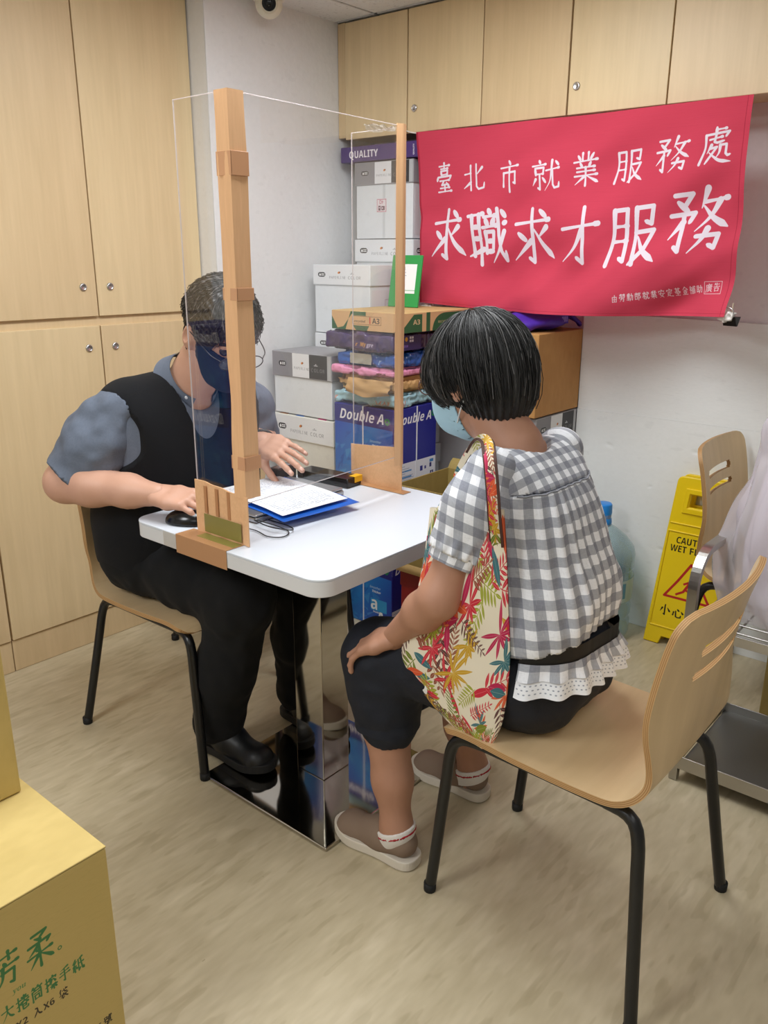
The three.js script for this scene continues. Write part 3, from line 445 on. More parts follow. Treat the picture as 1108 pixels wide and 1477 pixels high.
const lidWhite = ctex(768, 224, (g, w, h) => {
  g.fillStyle = '#e8eaec'; g.fillRect(0, 0, w, h); for (let i = 0; i < 300; i++) { g.fillStyle = 'rgba(120,120,130,0.03)'; g.fillRect(rnd() * w, rnd() * h, rr(4, 60), rr(1, 4)); }
  pill(g, 66, 82, 104, 56); beans(g, w * 0.47, 84, 18); g.fillStyle = '#a2a3a8'; g.font = '44px sans-serif'; spaced(g, 'PAPERLINE', w * 0.29, 158, 26); g.fillStyle = '#85868b'; g.font = '48px sans-serif'; spaced(g, 'COLOR', w * 0.63, 160, 36); g.fillRect(w * 0.67, 96, 50, 5); g.fillRect(w * 0.692, 84, 14, 8);
});
const sideMark = ctex(256, 256, (g, w, h) => { g.fillStyle = '#e2dfe2'; g.fillRect(0, 0, w, h); g.strokeStyle = '#b48ba5'; g.lineWidth = 3; g.strokeRect(120, 60, 130, 150); g.fillStyle = '#5a3a4c'; g.beginPath(); g.ellipse(190, 120, 30, 9, -0.7, 0, 7); g.fill(); g.beginPath(); g.ellipse(200, 136, 30, 7, 0.1, 0, 7); g.fill(); for (let k = 0; k < 5; k++) g.fillRect(160 + k * 14, 176, 10, 22); g.fillStyle = '#c7a9bb'; g.fillRect(140, 84, 90, 4); });
const stickerTex = ctex(128, 128, (g, w, h) => { g.fillStyle = '#e9dfe2'; g.fillRect(0, 0, w, h); g.strokeStyle = '#c05a72'; g.lineWidth = 5; g.strokeRect(6, 6, w - 12, h - 12); g.strokeRect(40, 16, 20, 30); g.beginPath(); g.moveTo(76, 16); g.lineTo(76, 50); g.moveTo(64, 30); g.lineTo(90, 30); g.stroke(); g.fillStyle = '#6d4450'; g.fillRect(22, 66, 30, 46); g.fillRect(62, 70, 44, 40); g.fillStyle = '#e9dfe2'; g.fillRect(30, 80, 14, 10); g.fillRect(72, 82, 12, 16); });
const prn = (t, r = 0.55) => mat(0xffffff, r, { map: t });
const PM = { bands: prn(lidBands), white: prn(lidWhite), side: prn(sideMark), sticker: prn(stickerTex) };
function paperBox(o) { // x, z: centre of the box; front faces local +z
  const { x, y, z, w = 0.3, d = 0.215, h = 0.25, lid = 0.085, style = 'white', turn = 0, label, tape } = o;
  const t = thing('paper_carton', label, 'carton', [x, y, z], turn, 'white copy paper cartons'), m = style === 'cream' ? M.boxCream : M.boxWhite;
  part('body', span(-w / 2 + 0.005, w / 2 - 0.005, 0.001, h - 0.012, -d / 2 + 0.005, d / 2 - 0.005, 0.003), m, t);
  part('lid', span(-w / 2, w / 2, h - lid, h - 0.001, -d / 2, d / 2, 0.003), style === 'bands' ? mat(0x9c9b9f, 0.6) : m, t);
  const f = part('lid_print', card(w - 0.008, lid - 0.008), style === 'bands' ? PM.bands : PM.white, t); f.position.set(0, h - lid / 2, d / 2 + 0.0002);
  if (o.sidePrint) { const s = part('side_print', card(d * 0.86, h - lid - 0.03), PM.side, t); s.rotation.y = Math.PI / 2; s.position.set(w / 2 - 0.0048, (h - lid) / 2, 0); }
  if (o.sideLid) { const s = part('lid_print', card(d - 0.008, lid - 0.008), PM.white, t); s.rotation.y = Math.PI / 2; s.position.set(w / 2 + 0.0002, h - lid / 2, 0); }
  if (tape) { part('tape_strip', span(-0.006, 0.006, 0.004, h - lid, d / 2 - 0.0052, d / 2 - 0.0044, 0.0003), mat(0xcfd3d6, 0.3), t); const s = part('sticker', card(0.05, 0.05), PM.sticker, t); s.position.set(-0.012, (h - lid) * 0.62, d / 2 - 0.0044); }
  if (o.scraps) for (const [sx, c] of [[-0.02, 0x4f86cf], [0.1, 0xc6417d], [-0.11, 0xb07c4e]]) part('torn_paper', sheet(8, 3, (u, v) => [sx + 0.045 * (u - 0.5), h - 0.0005 + 0.006 * v * (0.5 + 0.5 * n3(u * 6, sx * 9, 2, 3)), d / 2 - 0.004 - 0.012 * v]), mat(c, 0.7, { side: THREE.DoubleSide }), t);
  return t;
}
// low stack in front: four cartons
const fx = -2.262, fz = -2.31;
paperBox({ x: fx, y: 0, z: fz, w: 0.312, d: 0.21, h: 0.249, label: 'white paper carton on the floor, lowest of the shortest stack by the wall' });
paperBox({ x: fx + 0.002, y: 0.25, z: fz, w: 0.312, d: 0.21, h: 0.249, label: 'white paper carton second from the floor in the shortest stack' });
paperBox({ x: fx, y: 0.5, z: fz, w: 0.33, d: 0.216, h: 0.258, lid: 0.098, style: 'cream', scraps: true, label: 'cream paper carton with torn coloured scraps on its lid, under the grey-banded carton' });
paperBox({ x: fx, y: 0.7605, z: fz, w: 0.318, d: 0.215, h: 0.24, lid: 0.096, style: 'bands', label: 'paper carton with grey, white and black banded lid on the shortest stack' });
// middle stack
const mx = -2.262, mz = -2.527;
for (let k = 0; k < 5; k++) paperBox({ x: mx + [0.003, -0.003, 0.002, 0.004, 0][k], y: 0.2635 * k, z: mz, w: 0.3, d: 0.2, h: 0.2625, lid: 0.078, sidePrint: k === 4, label: ['lowest white carton of the middle stack in the corner', 'white carton second from the floor in the middle stack', 'white carton third from the floor in the middle stack', 'white carton just under the top of the middle stack', 'white carton with a finger-shaped tear mark on its lid, top of the middle stack'][k] });
// tall stack in the corner behind
const tx = -2.235, tz = -2.755;
for (let k = 0; k < 4; k++) paperBox({ x: tx, y: 0.2875 * k, z: tz, w: 0.3, d: 0.22, h: 0.2865, label: ['lowest carton of the tall corner stack', 'second carton of the tall corner stack', 'third carton of the tall corner stack', 'white carton behind the green folder in the tall corner stack'][k] });
paperBox({ x: tx + 0.004, y: 1.15, z: tz, w: 0.304, d: 0.224, h: 0.262, lid: 0.088, sidePrint: true, sideLid: true, label: 'white lidded carton under the taped plain carton in the tall corner stack' });
paperBox({ x: tx + 0.002, y: 1.413, z: tz, w: 0.3, d: 0.22, h: 0.288, lid: 0.086, style: 'bands', tape: true, sidePrint: true, label: 'carton with grey banded lid and small red sticker, under the purple box' });
{
  const t = thing('purple_box_lid', 'flat purple box marked QUALITY on top of the tall corner stack', 'box', [-2.235, 1.702, -2.752]);
  part('body', span(-0.215, 0.225, 0.001, 0.058, -0.115, 0.115, 0.003), mat(0x4a3474, 0.5), t);
  const p = part('front_print', card(0.432, 0.052), prn(ctex(1024, 124, (g, w, h) => { g.fillStyle = '#4b3576'; g.fillRect(0, 0, w, h); g.fillStyle = '#f5f3f8'; g.font = 'bold 86px sans-serif'; g.fillText('QUALITY', 96, 94); g.save(); g.translate(880, 110); g.rotate(-Math.PI / 2); g.font = 'bold 22px sans-serif'; g.fillText('QUALITY', 0, 0); g.restore(); })), t); p.position.set(0.005, 0.029, 0.1152);
}
// ---------- blue copy paper cartons and the reams on them ----------
const recycle = (g, x, y, s) => { g.fillStyle = '#1f8a4c'; g.beginPath(); g.arc(x, y, s, 0, 7); g.fill(); g.fillStyle = '#22247f'; for (let k = 0; k < 3; k++) { const a = k * 2.094 + 0.5; g.beginPath(); g.moveTo(x, y); g.lineTo(x + s * 1.1 * Math.cos(a), y + s * 1.1 * Math.sin(a)); g.lineTo(x + s * 1.1 * Math.cos(a + 0.25), y + s * 1.1 * Math.sin(a + 0.25)); g.fill(); } g.beginPath(); g.arc(x, y, s * 0.35, 0, 7); g.fill(); };
const ice = (g, x, y, w, h) => { for (let k = 0; k < 34; k++) { const cx = x + rr(-0.1, 0.75) * w, cy = y + rr(0.35, 1.0) * h; g.fillStyle = ['rgba(60,160,220,0.35)', 'rgba(30,110,200,0.4)', 'rgba(120,205,235,0.3)', 'rgba(10,60,160,0.4)'][k % 4]; g.beginPath(); g.moveTo(cx, cy); g.lineTo(cx + rr(20, 130), cy + rr(-60, 60)); g.lineTo(cx + rr(-40, 80), cy + rr(30, 120)); g.fill(); } };
const blueFront = ctex(768, 736, (g, w, h) => {
  const gr = g.createLinearGradient(0, 150, w, h); gr.addColorStop(0, '#1c49b4'); gr.addColorStop(0.45, '#1f7fd0'); gr.addColorStop(1, '#1c2f9e'); g.fillStyle = gr; g.fillRect(0, 0, w, h); ice(g, 0, 0, w, h);
  g.fillStyle = '#23247e'; g.beginPath(); g.moveTo(0, 0); g.lineTo(w, 0); g.lineTo(w, 190); g.lineTo(0, 172); g.fill();
  g.fillStyle = '#f4f4fa'; g.font = 'italic bold 138px sans-serif'; g.fillText('Double A', 56, 142); recycle(g, 700, 110, 34);
  g.font = 'italic 34px sans-serif'; g.fillStyle = '#cfe6f8'; g.fillText('Smoother', 470, 330); g.font = 'italic bold 34px sans-serif'; g.fillStyle = '#ffffff'; g.fillText('Thicker', 500, 372);
  g.fillStyle = '#2f9bd8'; g.fillRect(486, 438, 220, 130); g.fillStyle = '#f4f8fc'; g.font = 'bold 190px sans-serif'; g.fillText('a', 480, 556); g.fillText('A', 566, 706); g.font = 'bold 26px sans-serif'; g.fillText('Double A', 520, 590);
});
const blueSide = ctex(640, 736, (g, w, h) => {
  g.fillStyle = '#22258c'; g.fillRect(0, 0, w, h); g.fillStyle = '#f4f4fa'; g.font = 'italic bold 122px sans-serif'; g.fillText('Double A', 30, 150); recycle(g, 590, 96, 30); g.fillStyle = '#e9eaf4'; g.fillRect(0, 530, w, 206); g.fillStyle = '#4f8ecb'; for (const y of [604, 664, 700]) g.fillRect(20, y, 250, 14); g.fillStyle = '#9aa0bd'; for (let k = 0; k < 7; k++) g.fillRect(20, 560 + 24 * k, rr(90, 300), 5); g.fillStyle = '#2d3190'; g.fillRect(400, 600, 40, 50); g.fillRect(470, 610, 24, 30); g.fillStyle = '#3f86c6'; g.fillRect(548, 556, 60, 30); g.fillStyle = '#1e2170'; g.fillRect(548, 592, 30, 44); g.fillRect(560, 676, 50, 34); g.fillStyle = '#f4f4fa'; g.font = 'bold 34px sans-serif'; g.fillText('A', 574, 706);
});
const BM = { f: prn(blueFront, 0.4), s: prn(blueSide, 0.4), body: mat(0x23258a, 0.45), strap: mat(0xe7e9f1, 0.35) };
function blueBox(x, y, z, label, turn = 0) {
  const w = 0.279, d = 0.252, h = 0.278, t = thing('blue_paper_carton', label, 'carton', [x, y, z], turn, 'blue copy paper cartons');
  part('body', span(-w / 2, w / 2, 0.001, h, -d / 2, d / 2, 0.003), BM.body, t);
  const f = part('front_print', card(w - 0.004, h - 0.004), BM.f, t); f.position.set(0, h / 2, d / 2 + 0.0002);
  const s = part('side_print', card(d - 0.004, h - 0.004), BM.s, t); s.rotation.y = Math.PI / 2; s.position.set(w / 2 + 0.0002, h / 2, 0);
  part('strap', [span(-0.003, 0.003, 0, h + 0.0012, d / 2 + 0.0005, d / 2 + 0.0012, 0.0003), span(-0.003, 0.003, h + 0.0001, h + 0.0010, -d / 2, d / 2, 0.0003), span(w / 2 + 0.0005, w / 2 + 0.0012, 0, h, -0.012, -0.005, 0.0003)], BM.strap, t, 'white packing strap');
  return t;
}
const bx = -1.94, bz = -2.316;
blueBox(bx, 0, bz, 'blue copy paper carton on the floor, lowest of the blue stack behind the table');
blueBox(bx - 0.004, 0.2795, bz, 'blue copy paper carton in the middle of the blue stack, hidden by the table top');
blueBox(bx, 0.5592, bz, 'blue copy paper carton on top of the blue stack, carrying the loose reams');
// a second blue stack against the cabinets, mirrored in the acrylic and the steel column
for (let k = 0; k < 4; k++) blueBox(-2.40, 0.2795 * k, -0.36, ['lowest blue carton of the stack before the tall cabinets', 'second blue carton from the floor before the tall cabinets', 'third blue carton from the floor before the tall cabinets', 'topmost blue carton of the stack before the tall cabinets'][k], Math.PI - 0.12);
function ream(x0, x1, y0, y1, z0, z1, amp, freq, m, label, s, name = 'paper_ream') {
  const c = [(x0 + x1) / 2, (y0 + y1) / 2, (z0 + z1) / 2], hx = (x1 - x0) / 2, hy = (y1 - y0) / 2, hz = Math.abs(z1 - z0) / 2;
  const b = D.box([0, 0, 0], [hx, hy, hz], Math.min(hy * 0.7, 0.014)), f = (x, y, z) => { const e = clamp(1 - (hy - Math.abs(y)) / 0.006, 0, 1), k = Math.abs(x) > hx - 0.03 || Math.abs(z) > hz - 0.03 ? 1 : 0.25; return b(x, y, z) + (1 - e) * amp * k * (0.5 + 0.5 * n3(x * freq, y * freq * 1.3, z * freq, s) + 0.4 * Math.abs(n3(x * freq * 2.3, y * freq * 2, z * freq * 2.3, s + 3))); };
  const t = thing(name, label, 'paper ream', [c[0], y0, c[2]]);
  const g = nets(f, [-hx - 0.004, -hy - 0.004, -hz - 0.004], [hx + 0.004, hy + 0.004, hz + 0.004], 0.0055); muv(g, 4); g.translate(0, hy, 0); part('wrapper', g, m, t); return t;
}
const sprig = (bg, fg, n) => ctex(256, 256, (g, w, h) => { g.fillStyle = bg; g.fillRect(0, 0, w, h); g.strokeStyle = fg; g.lineWidth = 4; for (let k = 0; k < n; k++) { const x = rnd() * w, y = rnd() * h; g.beginPath(); g.moveTo(x, y); g.lineTo(x + rr(-20, 20), y - rr(20, 44)); g.moveTo(x, y - 10); g.lineTo(x + 16, y - 26); g.stroke(); } });
const RM = {
  aqua: prn(sprig('#9fc6d2', '#c98f84', 16), 0.4), kraft: mat(0xffffff, 0.7, { map: kraftTex(190, 150, 98, 55) }), pink: mat(0xe695b8, 0.45), blue: prn(sprig('#2f5fae', '#a9c2de', 14), 0.25), purple: phys({ color: 0x43345e, roughness: 0.22, clearcoat: 0.6, clearcoatRoughness: 0.12 }),
};
ream(-2.09, -1.79, 0.839, 0.889, -2.45, -2.185, 0.012, 30, RM.aqua, 'pale aqua wrapped ream directly on the blue carton', 3);
{ const t = ream(-2.085, -1.785, 0.8895, 0.944, -2.44, -2.18, 0.02, 24, RM.kraft, 'crumpled kraft paper wrapped ream between the aqua and pink reams', 5);
  part('torn_flap', sheet(14, 10, (u, v) => [-0.06 + 0.2 * u, 0.048 - 0.062 * v * (1 - 0.5 * Math.abs(u - 0.45)), 0.133 + 0.018 * Math.sin(v * 2.2) + 0.006 * n3(u * 5, v * 4, 1, 4)], 0.0008).faces, RM.kraft, t, 'torn kraft paper flap'); }
ream(-2.09, -1.79, 0.9445, 0.977, -2.45, -2.175, 0.012, 26, RM.pink, 'pink wrapped ream under the blue plastic ream', 7);
{ const t = ream(-2.075, -1.79, 0.9775, 1.029, -2.44, -2.185, 0.012, 30, RM.blue, 'blue plastic wrapped ream with a crinkled silver patch', 9);
  part('foil_patch', sheet(16, 6, (u, v) => [-0.06 + 0.10 * u, 0.01 + 0.036 * v, 0.129 + 0.004 * Math.abs(n3(u * 9, v * 5, 3, 6))]), mat(0xb9b8b0, 0.3, { metalness: 0.4, side: THREE.DoubleSide }), t, 'crinkled silver wrapper patch'); }
{ const t = ream(-2.115, -1.785, 1.0295, 1.099, -2.45, -2.17, 0.012, 22, RM.purple, 'glossy dark purple plastic wrapped ream under the A3 box', 11);
  const p = part('front_print', card(0.1, 0.026, 0.0005), mat(0xffffff, 0.3, { map: ctex(256, 66, (g, w, h) => { g.fillStyle = '#43345e'; g.fillRect(0, 0, w, h); g.font = 'italic bold 46px serif'; g.fillStyle = '#e2a23a'; g.fillText('r', 8, 46); g.fillText('My', 60, 46); g.fillStyle = '#cfc6d8'; g.fillText('gre', 140, 48); }) }), t); p.position.set(0.04, 0.026, 0.1402);
  const s = part('side_print', card(0.14, 0.05, 0.0005), mat(0xffffff, 0.3, { map: ctex(256, 92, (g, w, h) => { g.fillStyle = '#2b2466'; g.fillRect(0, 0, w, h); g.fillStyle = '#e0a63c'; g.beginPath(); g.arc(70, 24, 14, 0, 7); g.arc(108, 24, 14, 0, 7); g.fill(); g.fillStyle = '#dcdcea'; for (let k = 0; k < 4; k++) g.fillRect(140 + (k % 2) * 22, 8 + (k >> 1) * 20, 18, 15); g.font = 'bold 26px sans-serif'; g.fillStyle = '#8d6fd0'; g.fillText('Purpose', 24, 74); }) }), t); s.rotation.y = Math.PI / 2; s.position.set(0.1652, 0.036, 0.06); }
{
  const t = thing('a3_paper_box', 'flat kraft and dark green A3 paper box on top of the wrapped reams', 'box', [-1.925, 1.1, -2.40]), w = 0.325, d = 0.42, h = 0.066;
  part('body', span(-w / 2, w / 2, 0.001, h, -d / 2, d / 2, 0.003), M.kraft, t);
  const draw = (side) => ctex(640, 140, (g, W, H) => { g.fillStyle = '#cfa678'; g.fillRect(0, 0, W, H); g.fillStyle = '#2c5c39'; if (!side) { g.beginPath(); g.moveTo(0, 40); g.lineTo(60, H); g.lineTo(0, H); g.fill(); g.beginPath(); g.moveTo(20, H); g.lineTo(130, H); g.lineTo(180, 0); g.lineTo(250, 0); g.lineTo(250, 16); g.lineTo(190, 20); g.lineTo(110, 118); g.fill(); g.beginPath(); g.moveTo(230, H); g.lineTo(330, H); g.lineTo(350, 104); g.lineTo(200, 104); g.fill(); g.fillRect(200, 0, 120, 30); g.beginPath(); g.moveTo(570, H); g.lineTo(W, 60); g.lineTo(W, H); g.fill(); g.strokeStyle = '#6d5334'; g.lineWidth = 3; g.strokeRect(196, 34, 260, 60); g.fillStyle = '#c33a27'; g.fillRect(352, 38, 10, 50); g.fillStyle = '#2a2620'; g.font = 'bold 56px sans-serif'; g.fillText('A3', 378, 84); g.font = 'italic bold 24px serif'; g.fillText('recycled', 210, 80); } else { g.beginPath(); g.moveTo(0, 110); g.lineTo(90, 10); g.lineTo(160, 10); g.lineTo(160, H); g.lineTo(0, H); g.fill(); g.fillRect(196, 0, 34, H); g.beginPath(); g.moveTo(250, H); g.quadraticCurveTo(260, 20, 360, 10); g.lineTo(W, 10); g.lineTo(W, H); g.fill(); g.fillStyle = '#d8b48a'; g.font = 'bold 50px sans-serif'; g.fillText('A3', 84, 84); g.font = '24px sans-serif'; g.fillText('RECYCLED PAPER', 300, 86); } });
  const f = part('front_print', card(w - 0.004, h - 0.003), prn(draw(0)), t); f.position.set(0, h / 2, d / 2 + 0.0002); const s = part('side_print', card(d - 0.004, h - 0.003), prn(draw(1)), t); s.rotation.y = Math.PI / 2; s.position.set(w / 2 + 0.0002, h / 2, 0);
}
{
  const p = pz(575, 448, -2.47), t = thing('green_folder', 'bright green folder with a white sheet leaning upright on the A3 box', 'folder', [-1.99, 1.1665, -2.47]); t.rotation.x = -0.16;
  part('board', span(-0.068, 0.072, 0.0005, 0.187, -0.004, 0.004, 0.002), mat(0x2f9a4e, 0.4), t);
  const s = part('label_sheet', card(0.088, 0.105), prn(ctex(220, 262, (g, w, h) => { g.fillStyle = '#f3f4f6'; g.fillRect(0, 0, w, h); g.fillStyle = '#8089a0'; for (let y = 30; y < 190; y += 14) g.fillRect(30, y, rr(40, 80), 5); g.fillStyle = '#2f9a4e'; g.fillRect(0, 232, w, 5); })), t); s.position.set(0.008, 0.102, 0.0044);
}
// ---------- red box, open carton and the boxes behind the seated woman ----------
{
  const t = thing('red_box', 'dark red box on the floor under the open kraft carton', 'box', [-1.545, 0, -2.25]);
  part('body', span(-0.14, 0.14, 0.001, 0.27, -0.15, 0.15, 0.003), mat(0xa01c22, 0.45), t); part('lid', span(-0.143, 0.143, 0.25, 0.318, -0.153, 0.153, 0.003), mat(0x941a20, 0.45), t);
}
{
  const t = thing('open_carton', 'open kraft carton standing on the red box behind the table', 'carton', [-1.53, 0.319, -2.22]), w = 0.32, d = 0.3, h = 0.302, k = 0.004;
  part('wall', span(-w / 2, w / 2, 0.001, h, d / 2 - k, d / 2, 0.001), M.kraftOlive, t); part('wall', span(-w / 2, w / 2, 0.001, h, -d / 2, -d / 2 + k, 0.001), M.kraftOlive, t);
  part('wall', span(-w / 2, -w / 2 + k, 0.001, h, -d / 2 + k, d / 2 - k, 0.001), M.kraftOlive, t); part('wall', span(w / 2 - k, w / 2, 0.001, h, -d / 2 + k, d / 2 - k, 0.001), M.kraftOlive, t); part('bottom', span(-w / 2 + k, w / 2 - k, 0.001, 0.005, -d / 2 + k, d / 2 - k, 0.001), M.kraftOlive, t);
  part('flap', sheet(10, 6, (u, v) => [lerp(-w / 2, w / 2, u), h + 0.05 * v - 0.02 * v * v, -d / 2 - 0.03 * v], 0.003).faces, M.kraftOlive, t);
  part('flap', sheet(10, 6, (u, v) => [lerp(-w / 2 + 0.01, w / 2 - 0.01, u), 0.03 - 0.03 * v, d / 2 + 0.002 + 0.004 * Math.sin(v * 3)], 0.003).faces, M.kraft, t, 'lighter loose lower flap');
  const c = thing('blue_packet', 'small bright blue packet inside the open kraft carton', 'packet', [-1.46, 0.325, -2.2], 0.3); part('wrapper', span(-0.05, 0.05, 0, 0.215, -0.03, 0.03, 0.008, 2), mat(0x1f7ae0, 0.4), c); part('seal', span(-0.05, 0.05, 0.215, 0.228, -0.002, 0.002, 0.001), mat(0x3c8ee8, 0.4), c);
}
const sx = -1.552, sz = -2.695;
for (let k = 0; k < 3; k++) paperBox({ x: sx, y: 0.268 * k, z: sz, w: 0.3, d: 0.222, h: 0.266, lid: 0.098, style: k === 2 ? 'bands' : 'white', turn: Math.PI / 2, label: ['white paper carton on the floor behind the woman, against the foam board', 'white paper carton in the middle of the stack behind the woman', 'paper carton with grey, white and black lid directly under the brown carton'][k] });
{
  const t = thing('brown_carton', 'plain brown corrugated carton under the purple bag', 'carton', [-1.556, 0.804, -2.69]); part('body', span(-0.116, 0.116, 0.001, 0.292, -0.16, 0.16, 0.004), M.kraftBrown, t);
  part('tape_strip', span(-0.025, 0.025, 0.2915, 0.2925, -0.16, 0.16, 0.0003), M.tapeBrown, t);
}
{
  const t = thing('purple_bag', 'folded purple non-woven bag lying on the brown carton under the banner', 'bag', [-1.565, 1.097, -2.68]);
  part('bag_body', muv(nets((x, y, z) => D.ell([0, 0.028, 0], [0.125, 0.038, 0.165])(x, y, z) + 0.016 * n3(x * 16, y * 22, z * 16, 6) + Math.max(0, (0.0 - y)) * 3, [-0.15, 0.0, -0.19], [0.15, 0.1, 0.19], 0.007), 3), mat(0x4a22a0, 0.6), t);
  part('handle', tube([[0.08, 0.05, -0.10], [0.10, 0.03, -0.15], [0.105, 0.012, -0.172], [0.118, 0.02, -0.15], [0.108, 0.05, -0.10]], 0.007, 24, 6), mat(0x3f1c90, 0.6), t);
  const p = part('print', card(0.05, 0.03), mat(0xffffff, 0.6, { map: ctex(128, 76, (g, w, h) => { g.fillStyle = '#4a22a0'; g.fillRect(0, 0, w, h); g.fillStyle = '#b9a3e6'; for (let k = 0; k < 5; k++) g.fillRect(10 + k * 22, 14, 10, 46); }) }), t); p.rotation.y = Math.PI / 2; p.position.set(0.122, 0.04, -0.03);
}
// ---------- bent plywood chairs ----------
function makeChair(label) {
  const o = thing('plywood_chair', label, 'chair', [0, 0, 0], 0, 'bent plywood chairs');
  // profile from the front edge of the seat to the top of the back; local +x is the front
  const prof = new THREE.CatmullRomCurve3([V3(0.222, 0.415, 0), V3(0.205, 0.432, 0), V3(0.15, 0.438, 0), V3(0.03, 0.430, 0), V3(-0.1, 0.427, 0), V3(-0.165, 0.434, 0), V3(-0.203, 0.468, 0), V3(-0.214, 0.53, 0), V3(-0.222, 0.64, 0), V3(-0.238, 0.735, 0), V3(-0.258, 0.812, 0)], false, 'catmullrom', 0.5), Lp = prof.getLength();
  const yAt = (v) => prof.getPointAt(v).y, slot = (u, v) => { const p = prof.getPointAt(v); if (p.x > -0.2 || p.y < 0.6) return false; const zz = Math.abs(u - 0.5) * 0.41; for (const yc of [0.668, 0.718]) { const a = 0.105, r = 0.010, q = Math.hypot(Math.max(0, zz - (a - r)), p.y - yc); if (q < r) return true; } return false; };
  const P = sheet(84, 132, (u, v) => {
    const p = prof.getPointAt(v), edge = Math.min(v, 1 - v) * Lp, cr = 0.04, cut = edge < cr ? cr - Math.sqrt(cr * cr - (cr - edge) ** 2) : 0, back = sst(0.45, 0.62, p.y);
    const waist = 0.014 * Math.exp(-(((p.y - 0.49) / 0.06) ** 2)) * sst(-0.15, -0.21, p.x), hw = 0.207 - cut - waist, z = (2 * u - 1) * hw, c = (z / 0.207) ** 2;
    return [p.x + 0.03 * c * back - 0.008 * back, p.y - 0.0 + (1 - back) * 0.006 * c, -z];
  }, 0.012, (u, v) => !slot(u, v));
  const g = P.faces; part('seat_shell', muv(g, 1.2), M.ply, o); part('shell_edge', P.edge, M.plyEdge, o, 'layered plywood edge');
  for (const s of [1, -1]) {
    part('leg', tube([[0.247, 0.004, 0.185 * s], [0.237, 0.1, 0.182 * s], [0.227, 0.2, 0.179 * s], [0.217, 0.3, 0.176 * s], [0.211, 0.36, 0.174 * s], [0.200, 0.39, 0.172 * s], [0.178, 0.4025, 0.168 * s], [0.14, 0.4045, 0.165 * s]], 0.0125, 30, 10), M.blackTube, o);
    part('leg', tube([[-0.247, 0.004, 0.237 * s], [-0.2345, 0.1, 0.2205 * s], [-0.222, 0.2, 0.2035 * s], [-0.2095, 0.3, 0.187 * s], [-0.203, 0.35, 0.179 * s], [-0.192, 0.383, 0.173 * s], [-0.170, 0.3975, 0.1685 * s], [-0.13, 0.4, 0.166 * s]], 0.0125, 30, 10), M.blackTube, o);
    part('side_rail', rod([-0.13, 0.4, 0.166 * s], [0.14, 0.4045, 0.165 * s], 0.0122), M.blackTube, o);
    for (const [x, z] of [[0.247, 0.185], [-0.247, 0.237]]) part('foot_cap', lathe([[0, 0], [0.0135, 0], [0.014, 0.004], [0.014, 0.02], [0, 0.02]], 14).translate(x, 0.0005, z * s), M.rubber, o);
  }
  part('cross_bar', [rod([0.08, 0.4, -0.165], [0.08, 0.4, 0.165], 0.01), rod([-0.08, 0.398, -0.165], [-0.08, 0.398, 0.165], 0.01)], M.blackTube, o);
  return o;
}
const chairW = makeChair('plywood chair with black tube legs that the woman in the checked blouse sits on'); chairW.position.set(-0.646, 0, -1.412); chairW.rotation.y = Math.PI;
copyOf(chairW, [-1.848, 0, -1.346], 0, 'plywood chair with black tube legs that the man in the dark vest sits on');
copyOf(chairW, [-2.122, 0, -1.868], 0.02, 'empty plywood chair between the seated man and the paper cartons');
copyOf(chairW, [-0.575, 0, -2.60], 0.03, 'empty plywood chair behind the steel trolley, half covered by plastic film');

// ---------- foam board, water bottle, wet floor sign ----------
{
  const f = (x, y) => { let d = 0; for (const [a, b, r] of [[-1.27, 0.44, 0.018], [-1.2, 0.36, 0.012], [-1.13, 0.55, 0.012], [-1.06, 0.32, 0.02], [-1.02, 0.5, 0.01], [-1.24, 0.24, 0.014], [-1.18, 0.2, 0.01], [-1.1, 0.16, 0.012], [-0.98, 0.7, 0.015], [-1.3, 0.68, 0.02], [-1.13, 0.08, 0.012]]) { const q = Math.hypot((x - a) / 1.6, (y - b) * 1.6 + (x - a) * 0.5); d += 0.0035 * Math.exp(-((q / (r * 0.45)) ** 2)); } return d; };
  const g = sheet(190, 150, (u, v) => { const x = lerp(-1.44, -0.3, u), y = lerp(0.001, 0.8, v); return [x, y, -2.848 - f(x, y) + 0.0006 * n3(x * 4, y * 4, 1, 3)]; }, 0.022);
  const fm = mat(0xffffff, 0.8, { map: wallTex(232, 234, 233, 37) });
  single('foam_board', merge([g.faces, g.edge]), fm, 'dented white foam board standing on the floor against the back wall', 'foam board');
  const g2 = sheet(60, 30, (u, v) => { const x = lerp(-1.44, -0.3, u), y = lerp(0.8005, 1.135 + 0.02 * (1 - u), v); return [x, y, -2.85 + 0.003 * n3(x * 4, y * 5, 1, 4) - 0.003 * Math.exp(-(((x + 0.95) / 0.03) ** 2 + ((y - 0.95) / 0.01) ** 2))]; }, 0.02);
  single('foam_board', merge([g2.faces, g2.edge]), fm, 'smaller white foam board above the dented one, below the banner', 'foam board');
}
